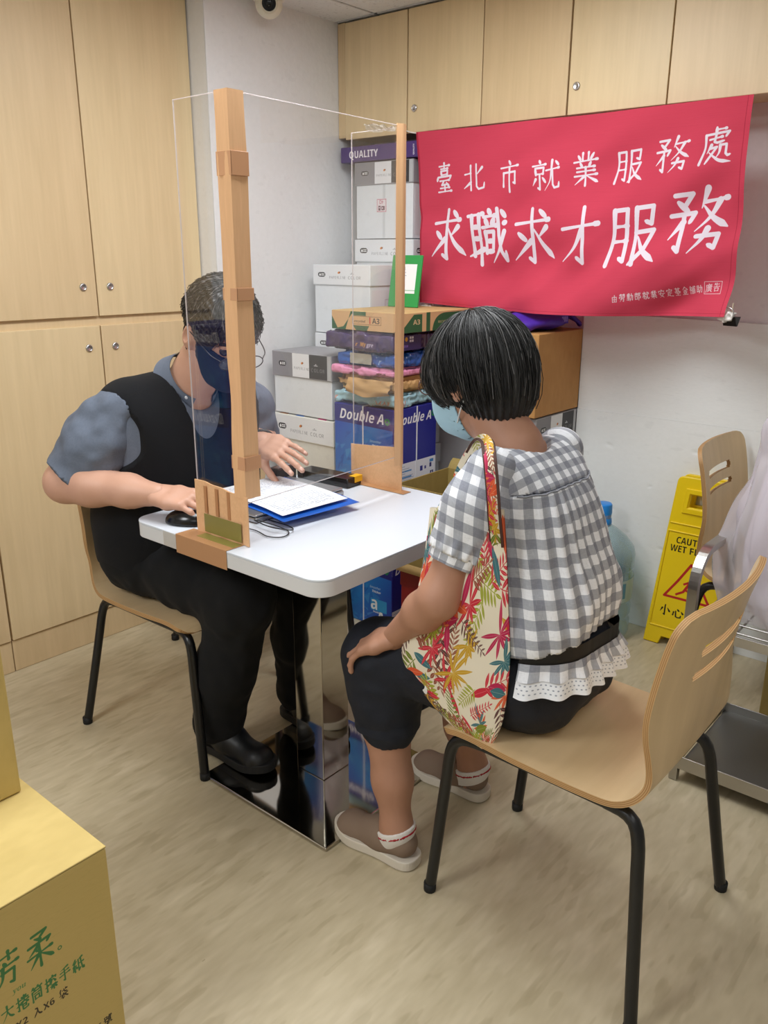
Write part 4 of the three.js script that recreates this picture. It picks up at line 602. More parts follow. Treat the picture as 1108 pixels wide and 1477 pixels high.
{
  const p = [-1.228, 0, -2.69], o = thing('water_bottle', 'large clear blue-tinted water cooler bottle with a blue cap on the floor by the wall', 'water bottle', p), R = 0.125;
  const prof = [[0, 0.004], [0.10, 0.004], [0.118, 0.012], [R, 0.03]]; for (let k = 0; k < 4; k++) { const y = 0.07 + k * 0.06; prof.push([R, y], [R - 0.006, y + 0.012], [R - 0.006, y + 0.02], [R, y + 0.032]); } prof.push([R, 0.325], [0.118, 0.35], [0.09, 0.385], [0.055, 0.412], [0.034, 0.425], [0.03, 0.435], [0.03, 0.47]);
  part('shell', lathe(prof, 48), phys({ color: 0xd6e6ea, roughness: 0.08, transmission: 0.8, ior: 1.4, thickness: 0, side: THREE.DoubleSide }), o);
  part('label', lathe([[R + 0.0012, 0.16], [R + 0.0012, 0.245]], 48), phys({ color: 0xffffff, roughness: 0.4, transmission: 0.25, thickness: 0, side: THREE.DoubleSide, map: ctex(512, 64, (g, w, h) => { g.fillStyle = '#bcd9e6'; g.fillRect(0, 0, w, h); for (let k = 0; k < 4; k++) { g.fillStyle = '#7db33b'; g.fillRect(k * 128 + 30, 0, 46, h); g.fillStyle = '#5aa0c8'; g.fillRect(k * 128 + 90, 8, 20, h - 20); } }) }), o, 'pale label with green patches');
  part('cap', lathe([[0, 0.505], [0.026, 0.505], [0.03, 0.5], [0.031, 0.47], [0.028, 0.455], [0.031, 0.45], [0.033, 0.435], [0.031, 0.422], [0, 0.42]].reverse(), 32), mat(0x1f86dc, 0.35), o, 'bright blue plastic cap');
}
{
  const o = thing('wet_floor_sign', 'yellow folding wet floor caution sign leaning against the wall', 'sign', [-0.918, 0, -2.76]); o.rotation.x = -0.055; o.rotation.y = 0.0;
  const outline = (k) => { const s = new THREE.Shape(); s.moveTo(-0.135, 0); s.lineTo(-0.085, 0); s.lineTo(-0.075, 0.03); s.lineTo(0.075, 0.03); s.lineTo(0.085, 0); s.lineTo(0.135, 0); s.lineTo(0.085, 0.6); s.quadraticCurveTo(0.083, 0.62, 0.065, 0.62); s.lineTo(-0.065, 0.62); s.quadraticCurveTo(-0.083, 0.62, -0.085, 0.6); s.lineTo(-0.135, 0); const hole = new THREE.Path(); hole.moveTo(-0.04, 0.515); hole.lineTo(0.04, 0.515); hole.lineTo(0.036, 0.565); hole.lineTo(-0.036, 0.565); hole.lineTo(-0.04, 0.515); s.holes.push(hole); return s; };
  const yel = mat(0xf0d012, 0.38), ex = (dz) => { const g = new THREE.ExtrudeGeometry(outline(), { depth: 0.008, bevelEnabled: true, bevelSize: 0.003, bevelThickness: 0.003, bevelSegments: 2 }); g.translate(0, 0.004, dz); return muv(g); };
  part('front_panel', ex(0.004), yel, o); part('rear_panel', ex(-0.05), yel, o);
  part('handle_rim', (() => { const s = new THREE.Shape(); s.moveTo(-0.056, 0.498); s.lineTo(0.056, 0.498); s.lineTo(0.05, 0.582); s.lineTo(-0.05, 0.582); s.lineTo(-0.056, 0.498); const h = new THREE.Path(); h.moveTo(-0.043, 0.513); h.lineTo(0.043, 0.513); h.lineTo(0.038, 0.568); h.lineTo(-0.038, 0.568); h.lineTo(-0.043, 0.513); s.holes.push(h); const g = new THREE.ExtrudeGeometry(s, { depth: 0.004, bevelEnabled: true, bevelSize: 0.002, bevelThickness: 0.002, bevelSegments: 1 }); g.translate(0, 0.004, 0.015); return g; })(), yel, o);
  part('raised_rib', [rod([-0.092, 0.46, 0.016], [0.092, 0.46, 0.016], 0.003, 6), rod([-0.095, 0.43, 0.016], [0.095, 0.43, 0.016], 0.003, 6), rod([-0.12, 0.07, 0.016], [0.12, 0.07, 0.016], 0.003, 6), rod([-0.095, 0.43, 0.016], [-0.12, 0.07, 0.016], 0.003, 6), rod([0.095, 0.43, 0.016], [0.12, 0.07, 0.016], 0.003, 6)], yel, o);
  const pr = ctex(512, 860, (g, w, h) => {
    g.fillStyle = '#f0d012'; g.fillRect(0, 0, w, h); g.fillStyle = '#17150f'; g.font = 'bold 82px sans-serif'; g.textAlign = 'center'; g.fillText('CAUTION', w / 2, 90); g.fillText('WET FLOOR', w / 2, 168); g.textAlign = 'left';
    g.strokeStyle = '#b81f24'; g.lineWidth = 22; g.lineJoin = 'round'; g.beginPath(); g.moveTo(256, 260); g.lineTo(450, 590); g.lineTo(62, 590); g.closePath(); g.stroke(); g.lineWidth = 20; g.beginPath(); g.moveTo(210, 452); g.lineTo(262, 420); g.lineTo(310, 470); g.moveTo(262, 430); g.lineTo(220, 520); g.lineTo(160, 560); g.moveTo(236, 500); g.lineTo(300, 520); g.lineTo(330, 566); g.stroke(); g.fillStyle = '#b81f24'; g.beginPath(); g.arc(286, 388, 22, 0, 7); g.fill();
    writeRow(g, '小心地滑', 46, 670, 96, 110, 108, 11, '#17150f');
  });
  const p = part('print', sheet(2, 2, (u, v) => [(u - 0.5) * 2 * lerp(0.114, 0.088, v), lerp(0.082, 0.425, v), 0.0155]), prn(pr, 0.4), o);
}
// ---------- stainless trolley ----------
{
  const x0 = -0.64, x1 = -0.02, z0 = -2.345, z1 = -1.975, o = thing('steel_trolley', 'stainless steel trolley with a wire top shelf, low tray and looped end handle', 'trolley', [x0, 0, (z0 + z1) / 2]), w = x1 - x0, h = (z1 - z0) / 2, sy = 0.455;
  for (const [x, z] of [[0, h - 0.012], [0, -h + 0.012], [w, h - 0.012], [w, -h + 0.012]]) part('post', span(x - 0.011, x + 0.011, 0.001, sy, z - 0.011, z + 0.011, 0.002), M.steel, o);
  part('tray', span(0.012, w - 0.012, 0.045, 0.052, -h + 0.004, h - 0.004, 0.001), M.steelTray, o, 'dull scratched steel tray');
  part('tray_rim', [span(0, w, 0.04, 0.078, h - 0.004, h, 0.001), span(0, w, 0.04, 0.078, -h, -h + 0.004, 0.001), span(0, 0.004, 0.04, 0.078, -h, h, 0.001), span(w - 0.004, w, 0.04, 0.078, -h, h, 0.001)], M.steel, o);
  part('shelf_rim', [span(0, w, sy - 0.022, sy + 0.004, h - 0.006, h, 0.001), span(0, w, sy - 0.022, sy + 0.004, -h, -h + 0.006, 0.001), span(-0.004, 0.018, sy - 0.004, sy + 0.006, -h, h, 0.002), span(w - 0.006, w, sy - 0.022, sy + 0.004, -h, h, 0.001)], M.steel, o);
  for (let k = 0; k < 7; k++) { const z = lerp(-h + 0.03, h - 0.03, k / 6); part('shelf_wire', rod([0.006, sy, z], [w - 0.004, sy, z], 0.0028, 8), M.steel, o); }
  for (let k = 0; k < 3; k++) { const x = 0.1 + 0.2 * k; part('shelf_wire', rod([x, sy - 0.005, -h + 0.004], [x, sy - 0.005, h - 0.004], 0.0028, 8), M.steel, o); }
  const hp = []; for (const [z, y] of [[h + 0.012, sy - 0.02], [h + 0.012, sy + 0.08]]) hp.push([0, y, z]); for (let k = 0; k <= 6; k++) { const a = k / 6 * Math.PI / 2; hp.push([0, sy + 0.105 + 0.085 * Math.sin(a), h - 0.073 + 0.085 * Math.cos(a)]); } for (let k = 0; k <= 6; k++) { const a = k / 6 * Math.PI / 2; hp.push([0, sy + 0.135 + 0.055 * Math.cos(a), -h + 0.155 - 0.055 * Math.sin(a)]); } hp.push([0, sy + 0.1, -h + 0.1], [0, sy, -h + 0.1]);
  const curve = new THREE.CatmullRomCurve3(hp.map((p) => V3(...p)), false, 'catmullrom', 0.2), rs = new THREE.Shape(); rs.moveTo(-0.009, -0.012); rs.lineTo(0.009, -0.012); rs.lineTo(0.009, 0.012); rs.lineTo(-0.009, 0.012);
  part('handle', new THREE.ExtrudeGeometry(rs, { steps: 60, extrudePath: curve, bevelEnabled: false }), M.steel, o, 'looped square-tube handle');
}
{
  const o = thing('kraft_bin', 'olive kraft carton under the empty chair behind the steel trolley', 'carton', [-0.46, 0, -2.6]);
  part('body', span(-0.1, 0.1, 0.001, 0.34, -0.14, 0.15, 0.004), M.kraftOlive, o); part('top_flap', span(-0.1, 0.1, 0.341, 0.345, -0.14, 0.0, 0.001), M.kraftOlive, o);
}
{ // tall crumpled translucent plastic bag standing on the trolley
  const Z = -2.185, L = [[1040, 862], [1038, 830], [1046, 770], [1068, 705], [1090, 640], [1108, 590], [1130, 540]].map((q) => pz(q[0], q[1], Z)), o = thing('plastic_bag', 'tall crumpled translucent white plastic bag standing on the steel trolley shelf', 'plastic bag', [-0.4, 0.46, Z]);
  const film = phys({ color: 0xf3eff4, roughness: 0.22, transmission: 0.66, ior: 1.3, thickness: 0, side: THREE.DoubleSide, clearcoat: 0.3 });
  const left = (y) => { if (y <= L[0].y) return L[0].x; for (let i = 0; i + 1 < L.length; i++) if (y < L[i + 1].y) return lerp(L[i].x, L[i + 1].x, (y - L[i].y) / (L[i + 1].y - L[i].y)); return L[L.length - 1].x; };
  const y1 = L[L.length - 1].y, skin = (k, nu, nv) => sheet(nu, nv, (u, v) => {
    const a = u * 6.2832, y = lerp(0.4615, y1, v * (2 - k) > 1 ? 1 : v * (k < 1 ? 0.9 : 1)), top = Math.sqrt(Math.max(0, 1 - Math.max(0, (v - 0.78) / 0.22) ** 2)), r = lerp(0.215, 0.16, v), cx = left(y) + r;
    const w = k < 1 ? 0 : 0.022 * n3(Math.cos(a) * 2.2 + 2 * v, Math.sin(a) * 2.2, v * 2.5, 7) + 0.03 * Math.abs(n3(Math.cos(a) * 5 + 2.5 * v, Math.sin(a) * 5 - 1.5 * v, v * 2.2, 4)) + 0.006 * Math.abs(n3(Math.cos(a) * 12 + 4 * v, Math.sin(a) * 12, v * 5, 9)) - 0.014, q = k * top * Math.min(1, 0.9 + v);
    return [cx + (r * q + w) * Math.cos(a) + 0.4, y - 0.46, (0.145 * q + w) * Math.sin(a) + 0.0];
  });
  part('bag_skin', skin(1, 96, 70), film, o, 'translucent crinkled film');
  part('contents', skin(0.72, 40, 24), mat(0xdfd9de, 0.8, { side: THREE.DoubleSide }), o, 'pale soft bundle inside');
}
// ---------- stacked kraft cartons in the foreground ----------
{
  const p = pyy(153, 1220, 0.45), o = thing('towel_carton', 'large kraft carton with green Chinese print and clear tape, lower of the two foreground cartons', 'carton', [p.x, 0, p.z]), w = 0.52, d = 0.42, h = 0.45;
  part('body', span(-w, 0, 0.001, h - 0.004, 0, d, 0.004), M.kraftYellow, o);
  part('top_flap', span(-w + 0.002, -0.0, h - 0.0035, h, 0.0, d / 2 - 0.001, 0.0015), M.kraftYellow, o); part('top_flap', span(-w + 0.002, 0, h - 0.0035, h, d / 2 + 0.001, d, 0.0015), M.kraftYellow, o);
  part('tape_strip', [span(-w, 0.001, h + 0.0002, h + 0.0009, d / 2 - 0.024, d / 2 + 0.024, 0.0003), sheet(6, 12, (u, v) => [0.0012 + 0.0015 * Math.abs(n3(u * 7, v * 9, 1, 3)), h - 0.075 * v, d / 2 + 0.024 - 0.048 * u])], M.tapeClear, o, 'clear packing tape');
  const t = ctex(1024, 1024, (g, W, H) => {
    g.fillStyle = '#c9b06c'; g.fillRect(0, 0, W, H); for (let i = 0; i < 2500; i++) { g.fillStyle = rnd() > 0.5 ? 'rgba(255,240,190,0.05)' : 'rgba(70,50,10,0.05)'; g.fillRect(rnd() * W, rnd() * H, rr(4, 40), 1.5); }
    writeRow(g, '芳柔', 528, 168, 120, 150, 132, 11, '#3f7a46'); g.strokeStyle = '#3f7a46'; g.lineWidth = 4; g.beginPath(); g.arc(796, 292, 7, 0, 7); g.stroke(); g.fillStyle = '#5d8a4e'; g.font = 'italic bold 28px serif'; g.fillText('you', 600, 356);
    writeRow(g, '大捲筒擦手紙', 548, 384, 50, 64, 57, 6, '#3f7a46'); g.fillStyle = '#3a3222'; g.font = 'bold 40px sans-serif'; g.fillText('KGX2', 540, 510); writeRow(g, '入', 662, 474, 36, 40, 0, 5, '#3a3222'); g.fillText('X6', 702, 510); writeRow(g, '袋', 766, 472, 40, 44, 0, 4, '#3a3222');
    g.fillText('36', 880, 770); writeRow(g, '號', 932, 732, 40, 44, 0, 4, '#3a3222');
  });
  const f = part('side_print', card(d - 0.006, h - 0.008), prn(t, 0.7), o); f.rotation.y = Math.PI / 2; f.position.set(0.0002, h / 2, d / 2);
  const q = pyy(32, 1142, 0.45), o2 = thing('upper_carton', 'plain kraft carton standing on top of the printed foreground carton', 'carton', [q.x, 0.4512, q.z]); part('body', span(-0.28, 0, 0, 0.36, 0, 0.36, 0.004), M.kraftYellow, o2); part('tape_strip', span(-0.28, 0, 0.3601, 0.3608, 0.15, 0.2, 0.0003), M.tapeClear, o2);
}
// ---------- people ----------
const nrm = (a) => { const l = Math.hypot(...a); return a.map((x) => x / l); }, add = (a, b, s = 1) => [a[0] + b[0] * s, a[1] + b[1] * s, a[2] + b[2] * s], crs = (a, b) => [a[1] * b[2] - a[2] * b[1], a[2] * b[0] - a[0] * b[2], a[0] * b[1] - a[1] * b[0]], dot = (a, b) => a[0] * b[0] + a[1] * b[1] + a[2] * b[2];
// a hand: wrist, finger direction, back-of-hand direction, thumb side, size, curl of the finger joints in degrees
function hand(W, f, n, side, sc, curl, spread = 0.06, thumbIn = 0.3) {
  f = nrm(f); n = nrm(add(n, f, -dot(n, f))); const r = crs(f, n).map((x) => x * side), at = (a, b, c) => add(add(add(W, f, a * sc), r, b * sc), n, c * sc), palm = [], fingers = [];
  const KL = [0.086, 0.09, 0.085, 0.077], SEG = [[0.040, 0.024, 0.019], [0.045, 0.027, 0.021], [0.041, 0.026, 0.020], [0.032, 0.019, 0.017]], RAD = [0.0088, 0.009, 0.0085, 0.0073], nails = [];
  for (let i = 0; i < 4; i++) {
    const o = (1.5 - i) * 0.0195, K = at(KL[i], o, 0.002); palm.push(D.cap(at(0.004, o * 0.62, 0), 0.0165 * sc, at(KL[i] * 0.55, o * 0.9, 0), 0.0145 * sc), D.cap(at(KL[i] * 0.55, o * 0.9, 0), 0.0145 * sc, K, 0.0112 * sc));
    let p = K, th = (curl[0] + i * 3) * Math.PI / 180; const fs = nrm(add(f, r, (1.5 - i) * spread));
    for (let k = 0; k < 3; k++) { const d = add(fs.map((x) => x * Math.cos(th)), n, -Math.sin(th)), q = add(p, d, SEG[i][k] * sc); fingers.push(D.cap(p, RAD[i] * sc * (1.02 - 0.06 * k), q, RAD[i] * sc * (0.96 - 0.09 * k))); if (k === 2) { const up = add(n.map((x) => x * Math.cos(th)), fs, Math.sin(th)); nails.push([add(add(q, d, -0.004 * sc), up, RAD[i] * sc * 0.62), d, up, RAD[i] * sc * 0.75]); } p = q; th += curl[k + 1] * Math.PI / 180 || 0; }
  }
  const T0 = at(0.022, 0.024, -0.006), t1 = nrm(add(add(f.map((x) => x * 0.62), r, 0.62), n, -thumbIn)), T1 = add(T0, t1, 0.042 * sc), t2 = nrm(add(add(f.map((x) => x * 0.85), r, 0.28), n, -thumbIn - 0.1)), T2 = add(T1, t2, 0.032 * sc), T3 = add(T2, nrm(add(t2, r, -0.12)), 0.025 * sc);
  fingers.push(D.cap(T0, 0.0145 * sc, T1, 0.0105 * sc), D.cap(T1, 0.0108 * sc, T2, 0.0098 * sc), D.cap(T2, 0.0098 * sc, T3, 0.0078 * sc)); palm.push(D.cap(at(0.012, 0.01, -0.002), 0.017 * sc, T1, 0.0105 * sc));
  const wristArm = D.cap(at(-0.05, 0, 0), 0.026 * sc, at(0.006, 0, 0), 0.021 * sc), pf = D.smin(0.012 * sc, wristArm, ...palm), ff = D.smin(0.0035 * sc, ...fingers), sdf = D.smin(0.007 * sc, pf, ff), c = at(0.07, 0, 0), e = 0.15 * sc;
  return { geo: nets(sdf, c.map((x) => x - e), c.map((x) => x + e), 0.003), sdf, nails };
}
// frame of a head: origin, facing direction
function frame(o, f, s = 1) { const x = nrm(f), z = nrm(crs(x, [0, 1, 0])), y = crs(z, x); return new THREE.Matrix4().makeBasis(V3(...x), V3(...y), V3(...z)).scale(V3(s, s, s)).setPosition(...o); }
const skull = D.ell([-0.008, 0.025, 0], [0.098, 0.098, 0.078]), jaw = D.ell([0.03, -0.052, 0], [0.062, 0.078, 0.058]), nose = D.smin(0.012, D.cap([0.094, 0.005, 0], 0.007, [0.112, -0.03, 0], 0.012), D.cap([0.1, -0.034, 0.011], 0.007, [0.1, -0.034, -0.011], 0.007));
const ears = D.min(...[1, -1].map((s) => D.smin(0.006, D.max(D.ell([-0.012, -0.012, 0.079 * s], [0.021, 0.033, 0.013]), D.neg(D.ell([-0.008, -0.008, 0.092 * s], [0.012, 0.02, 0.009]))), D.cap([-0.004, -0.038, 0.074 * s], 0.008, [0.0, -0.02, 0.072 * s], 0.008))));
const sockets = D.min(...[1, -1].map((s) => D.ell([0.1, 0.012, 0.031 * s], [0.016, 0.011, 0.018]))), brow = D.cap([0.083, 0.03, -0.035], 0.01, [0.083, 0.03, 0.035], 0.01);
const faceBase = D.smin(0.03, skull, jaw), lips = D.smin(0.004, D.cap([0.088, -0.068, -0.017], 0.0065, [0.088, -0.068, 0.017], 0.0065), D.cap([0.087, -0.079, -0.014], 0.007, [0.087, -0.079, 0.014], 0.007));
const faceSdf = (() => { const a = D.smin(0.016, faceBase, brow), b = D.smin(0.014, a, nose), c = D.smin(0.008, b, lips), d = (x, y, z) => { const p = c(x, y, z), q = -sockets(x, y, z), k = 0.012, h = Math.max(k - Math.abs(p - q), 0) / k; return Math.max(p, q) + h * h * k * 0.25; }; return D.smin(0.012, d, ears); })();
const neckSdf = (dir, len, r) => D.cap([-0.022, -0.05, 0], r, add([-0.022, -0.05, 0], dir, len), r * 1.08);
function headGeo(neckDir, r = 0.052) { return nets(D.smin(0.03, faceSdf, neckSdf(neckDir, 0.13, r)), [-0.16, -0.21, -0.12], [0.14, 0.14, 0.12], 0.0042); }
const eyeGeo = (s) => { const g = new THREE.SphereGeometry(0.0125, 18, 12); g.translate(0.078, 0.012, 0.031 * s); return g; };
const eyeMat = mat(0x2a211d, 0.2);
// face mask: an inflated copy of the lower face
function maskGeo() { const m = D.max(D.off(D.smin(0.03, faceBase, D.ell([0.085, -0.05, 0], [0.036, 0.056, 0.04])), 0.0045), D.pl([0.018, 0, 0], [-1, 0, -0.0]), D.pl([0.09, -0.004, 0], [0.35, 1, 0]), D.pl([0.06, -0.128, 0], [0.25, -1, 0]), D.neg(D.off(faceBase, 0.0005))); return nets(m, [0.0, -0.15, -0.08], [0.14, 0.03, 0.08], 0.0035); }
const loop = (s) => [tube([[0.024, -0.02, 0.062 * s], [-0.0, 0.008, 0.083 * s], [-0.024, 0.012, 0.086 * s], [-0.034, -0.015, 0.083 * s], [-0.022, -0.045, 0.078 * s], [0.0, -0.065, 0.07 * s], [0.026, -0.088, 0.056 * s]], 0.0016, 40, 6)];
function glassesParts(parent, M4, base, m, lensM) {
  for (const s of [1, -1]) { const ring = []; for (let k = 0; k < 20; k++) { const a = k / 20 * 6.283; ring.push([0.116 - 0.002 * Math.cos(a), 0.004 + 0.019 * Math.sin(a), 0.034 * s + 0.024 * Math.cos(a)]); } P4(parent, 'rim', tube(ring, 0.0013, 40, 6, true), m, M4, base); P4(parent, 'temple', tube([[0.114, 0.012, 0.058 * s], [0.09, 0.014, 0.075 * s], [0.03, 0.012, 0.083 * s], [-0.02, 0.008, 0.086 * s]], 0.0015, 20, 6), m, M4, base); const L = new THREE.CircleGeometry(0.0195, 24); L.scale(1.2, 1, 1); L.rotateY(Math.PI / 2); L.translate(0.116, 0.004, 0.034 * s); P4(parent, 'lens', L, lensM, M4, base); }
  P4(parent, 'bridge', tube([[0.117, 0.008, 0.012], [0.121, 0.012, 0], [0.117, 0.008, -0.012]], 0.0013, 10, 6), m, M4, base);
}
function P4(parent, name, g, m, M4, base, label) { if (M4) g.applyMatrix4(M4); g.translate(-base[0], -base[1], -base[2]); return part(name, g, m, parent, label); }
// hair: a cap from a distance field plus single strands laid over it; col(k) gives the colour of one strand
function hairGeo(f, lo, hi, cell, strandOf, count, col, capCol) {
  const paint = (g, c) => { const n = g.attributes.position.count, a = new Float32Array(n * 3); for (let i = 0; i < n; i++) { const w = typeof c === 'function' ? c(g.attributes.position.getX(i), g.attributes.position.getY(i), g.attributes.position.getZ(i)) : c; a[3 * i] = w[0]; a[3 * i + 1] = w[1]; a[3 * i + 2] = w[2]; } g.setAttribute('color', new THREE.BufferAttribute(a, 3)); return g; };
  const list = [paint(nets(f, lo, hi, cell), capCol)];
  for (let k = 0; k < count; k++) { const pts = strandOf(k); if (!pts || pts.length < 3) continue; const g = new THREE.TubeGeometry(new THREE.CatmullRomCurve3(pts.map((p) => V3(...p))), 9, rr(0.0007, 0.0013), 3); list.push(paint(g, col(k))); }
  return mergeGeometries(list.map((g) => g.index ? g.toNonIndexed() : g));
}
// march from p along direction d until the field is entered, return the surface point lifted by o
function hit(f, p, d, o = 0.002, far = 0.4) { let t = 0; for (let i = 0; i < 80 && t < far; i++) { const q = add(p, d, t), v = f(...q); if (v < o) return q; t += Math.max(0.0015, (v - o) * 0.8); } return null; }
const ringPt = (f, cx, cz, y, a, o) => { const d = [Math.cos(a), 0, Math.sin(a)]; return hit(f, add([cx, y, cz], d, 0.36), d.map((x) => -x), o) || [cx + 0.1 * d[0], y, cz + 0.1 * d[2]]; };
const fabricBump = dtex(256, 256, (u, v) => { const k = 128 + 70 * Math.sin(u * 6.2832 * 64) * Math.sin(v * 6.2832 * 64) + 60 * (fbm(u, v, 20, 20, 3, 3) - 0.5); return [k, k, k]; }, false);

function shoe(parent, heel, dir, base, upperM, soleM, len = 0.24, wid = 1, extra = null) { // heel: floor point under the heel end
  const x = nrm(dir), z = nrm(crs(x, [0, 1, 0])), M4 = new THREE.Matrix4().makeBasis(V3(...x), V3(0, 1, 0), V3(...z)).setPosition(...heel), k = len / 0.24;
  const up = D.smin(0.03, D.cap([0.04 * k, 0.05, 0], 0.034 * wid, [0.1 * k, 0.05, 0], 0.036 * wid), D.cap([0.1 * k, 0.044, 0], 0.037 * wid, [0.19 * k, 0.026, 0], 0.034 * wid), D.cap([0.2 * k, 0.022, 0.006], 0.03 * wid, [0.2 * k, 0.022, -0.006], 0.03 * wid));
  const u = D.max(up, D.pl([0, 0.018, 0], [0, -1, 0]), D.neg(D.ell([0.055 * k, 0.094, 0], [0.052 * k, 0.028, 0.03])));
  const grp = part('shoe', (() => { const g = nets(u, [-0.01, 0.01, -0.055], [0.25 * k, 0.1, 0.055], 0.005); g.applyMatrix4(M4); g.translate(-base[0], -base[1], -base[2]); return g; })(), upperM, parent);
  const s = new THREE.Shape(); s.moveTo(0.0, 0); s.bezierCurveTo(0, 0.034 * wid, 0.02, 0.037 * wid, 0.07 * k, 0.034 * wid); s.bezierCurveTo(0.12 * k, 0.031 * wid, 0.15 * k, 0.046 * wid, 0.19 * k, 0.043 * wid); s.bezierCurveTo(0.235 * k, 0.038 * wid, 0.245 * k, 0.01, 0.242 * k, 0); s.bezierCurveTo(0.245 * k, -0.012, 0.235 * k, -0.036 * wid, 0.19 * k, -0.041 * wid); s.bezierCurveTo(0.15 * k, -0.044 * wid, 0.12 * k, -0.034 * wid, 0.07 * k, -0.034 * wid); s.bezierCurveTo(0.02, -0.037 * wid, 0, -0.034 * wid, 0, 0);
  const g = new THREE.ExtrudeGeometry(s, { depth: 0.016, bevelEnabled: true, bevelSize: 0.002, bevelThickness: 0.004, bevelSegments: 2, curveSegments: 10 }); g.rotateX(-Math.PI / 2); g.translate(0, 0.0045, 0); const pos = g.attributes.position; for (let i = 0; i < pos.count; i++) { const t = pos.getX(i) / (0.24 * k); pos.setY(i, pos.getY(i) + 0.012 * sst(0.7, 1, t)); } g.applyMatrix4(M4); g.translate(-base[0], -base[1], -base[2]); part('sole', g, soleM, grp, 'pale rubber sole');
  if (extra) extra(grp, M4, base);
}
{ // ===== seated woman =====
  const B = [-0.75, 0, -1.42], o = thing('person', 'person in a grey checked blouse and navy trousers seated with one hand on the knee', 'person', B), put = (n, g, m, l) => { g.translate(-B[0], -B[1], -B[2]); return part(n, g, m, o, l); };
  const zc = -1.41, hipL = [-0.745, 0.528, -1.335], hipR = [-0.745, 0.528, -1.485], kneeL = [-1.09, 0.487, -1.285], kneeR = [-1.10, 0.485, -1.53], ankL = [-1.015, 0.085, -1.258], ankR = [-1.015, 0.085, -1.572];
  const shL = [-0.818, 0.948, -1.278], shR = [-0.812, 0.948, -1.532], elL = [-0.862, 0.722, -1.188], wrL = [-1.012, 0.578, -1.238], elR = [-0.89, 0.73, -1.585], wrR = [-1.03, 0.575, -1.555];
  const torso = [D.cap([-0.745, 0.55, zc + 0.05], 0.104, [-0.745, 0.55, zc - 0.05], 0.104), D.cap([-0.755, 0.69, zc + 0.04], 0.094, [-0.755, 0.69, zc - 0.04], 0.094), D.cap([-0.785, 0.83, zc + 0.045], 0.088, [-0.785, 0.83, zc - 0.045], 0.088), D.cap([-0.815, 0.94, zc + 0.09], 0.05, [-0.815, 0.94, zc - 0.09], 0.05)];
  const torsoF = D.smin(0.09, ...torso), headO = [-0.952, 1.112, -1.425], HF = frame(headO, [-0.94, -0.27, -0.10], 0.95);
  const handL = hand(wrL, [-0.80, -0.42, 0.16], [-0.38, 0.86, 0.30], 1, 0.95, [8, 26, 24, 16], 0.13, 0.25), handR = hand(wrR, [-0.9, -0.22, 0.05], [-0.2, 0.95, 0], -1, 0.92, [12, 26, 22, 14], 0.08);
  const limb = D.smin(0.03, ...D.chain([[shL, 0.047], [elL, 0.036]]), ...D.chain([[elL, 0.0355], [add(elL, [(wrL[0] - elL[0]) * 0.3, (wrL[1] - elL[1]) * 0.3, (wrL[2] - elL[2]) * 0.3]), 0.0365], [wrL, 0.0245]])), limbR = D.smin(0.03, ...D.chain([[shR, 0.05], [elR, 0.04], [wrR, 0.0245]]));
  const legs = D.smin(0.03, ...D.chain([[hipL, 0.085], [kneeL, 0.056], [[-1.062, 0.34, -1.277], 0.055], [[-1.035, 0.2, -1.266], 0.043], [ankL, 0.033], [[-1.03, 0.045, -1.257], 0.03]])), legsR = D.smin(0.03, ...D.chain([[hipR, 0.085], [kneeR, 0.056], [[-1.065, 0.34, -1.54], 0.055], [[-1.04, 0.2, -1.556], 0.043], [ankR, 0.033], [[-1.03, 0.045, -1.572], 0.03]]));
  const neckTo = D.cap([-0.845, 0.985, zc - 0.002], 0.058, [-0.93, 1.07, zc - 0.008], 0.05);
  const bodyF = D.smin(0.05, D.smin(0.03, D.off(torsoF, -0.014), neckTo), D.min(limb, limbR), D.min(legs, legsR));
  const bodyG = nets(bodyF, [-1.2, 0.01, -1.72], [-0.5, 1.12, -1.1], 0.0105), hg = headGeo(nrm([-0.25, -0.9, 0]), 0.05); hg.applyMatrix4(HF);
  put('body', mergeGeometries([bodyG, hg, handL.geo, handR.geo].map((g) => { muv(g, 3); return g.toNonIndexed(); })), M.skinW);
  for (const s of [1, -1]) P4(o, 'eye', eyeGeo(s), eyeMat, HF, B);
  handL.nails.forEach(([p, d, u, r]) => { const g = new THREE.SphereGeometry(1, 10, 8); g.scale(r * 1.1, r * 0.35, r * 0.8); const z = nrm(crs(d, u)); g.applyMatrix4(new THREE.Matrix4().makeBasis(V3(...d), V3(...u), V3(...z)).setPosition(...p)); put('fingernail', g, mat(0xd9a791, 0.3)); });
  // trousers
  const pants = D.smin(0.045, D.cap([-0.74, 0.55, zc + 0.055], 0.118, [-0.74, 0.55, zc - 0.055], 0.118), ...D.chain([[hipL, 0.094], [[-0.9, 0.522, -1.308], 0.088], [kneeL, 0.078], [[-1.07, 0.40, -1.28], 0.072], [[-1.055, 0.335, -1.277], 0.066]])), pantsR = D.smin(0.045, ...D.chain([[hipR, 0.094], [[-0.9, 0.522, -1.51], 0.088], [kneeR, 0.076], [[-1.07, 0.40, -1.535], 0.072], [[-1.06, 0.335, -1.54], 0.066]]));
  const pf0 = D.smin(0.03, pants, pantsR), wr = (x, y, z) => 0.006 * n3(x * 14, y * 22, z * 14, 3) * sst(0.25, 0.5, 1.2 + x) + 0.003 * n3(x * 34, y * 40, z * 34, 5);
  const pantsF = D.max((x, y, z) => pf0(x, y, z) + wr(x, y, z), D.pl([0, 0.325, 0], [0.08, -1, 0]), D.pl([0, 0.64, 0], [0, 1, 0]), (x, y, z) => -Math.max(-0.92 - x, y - 0.436));
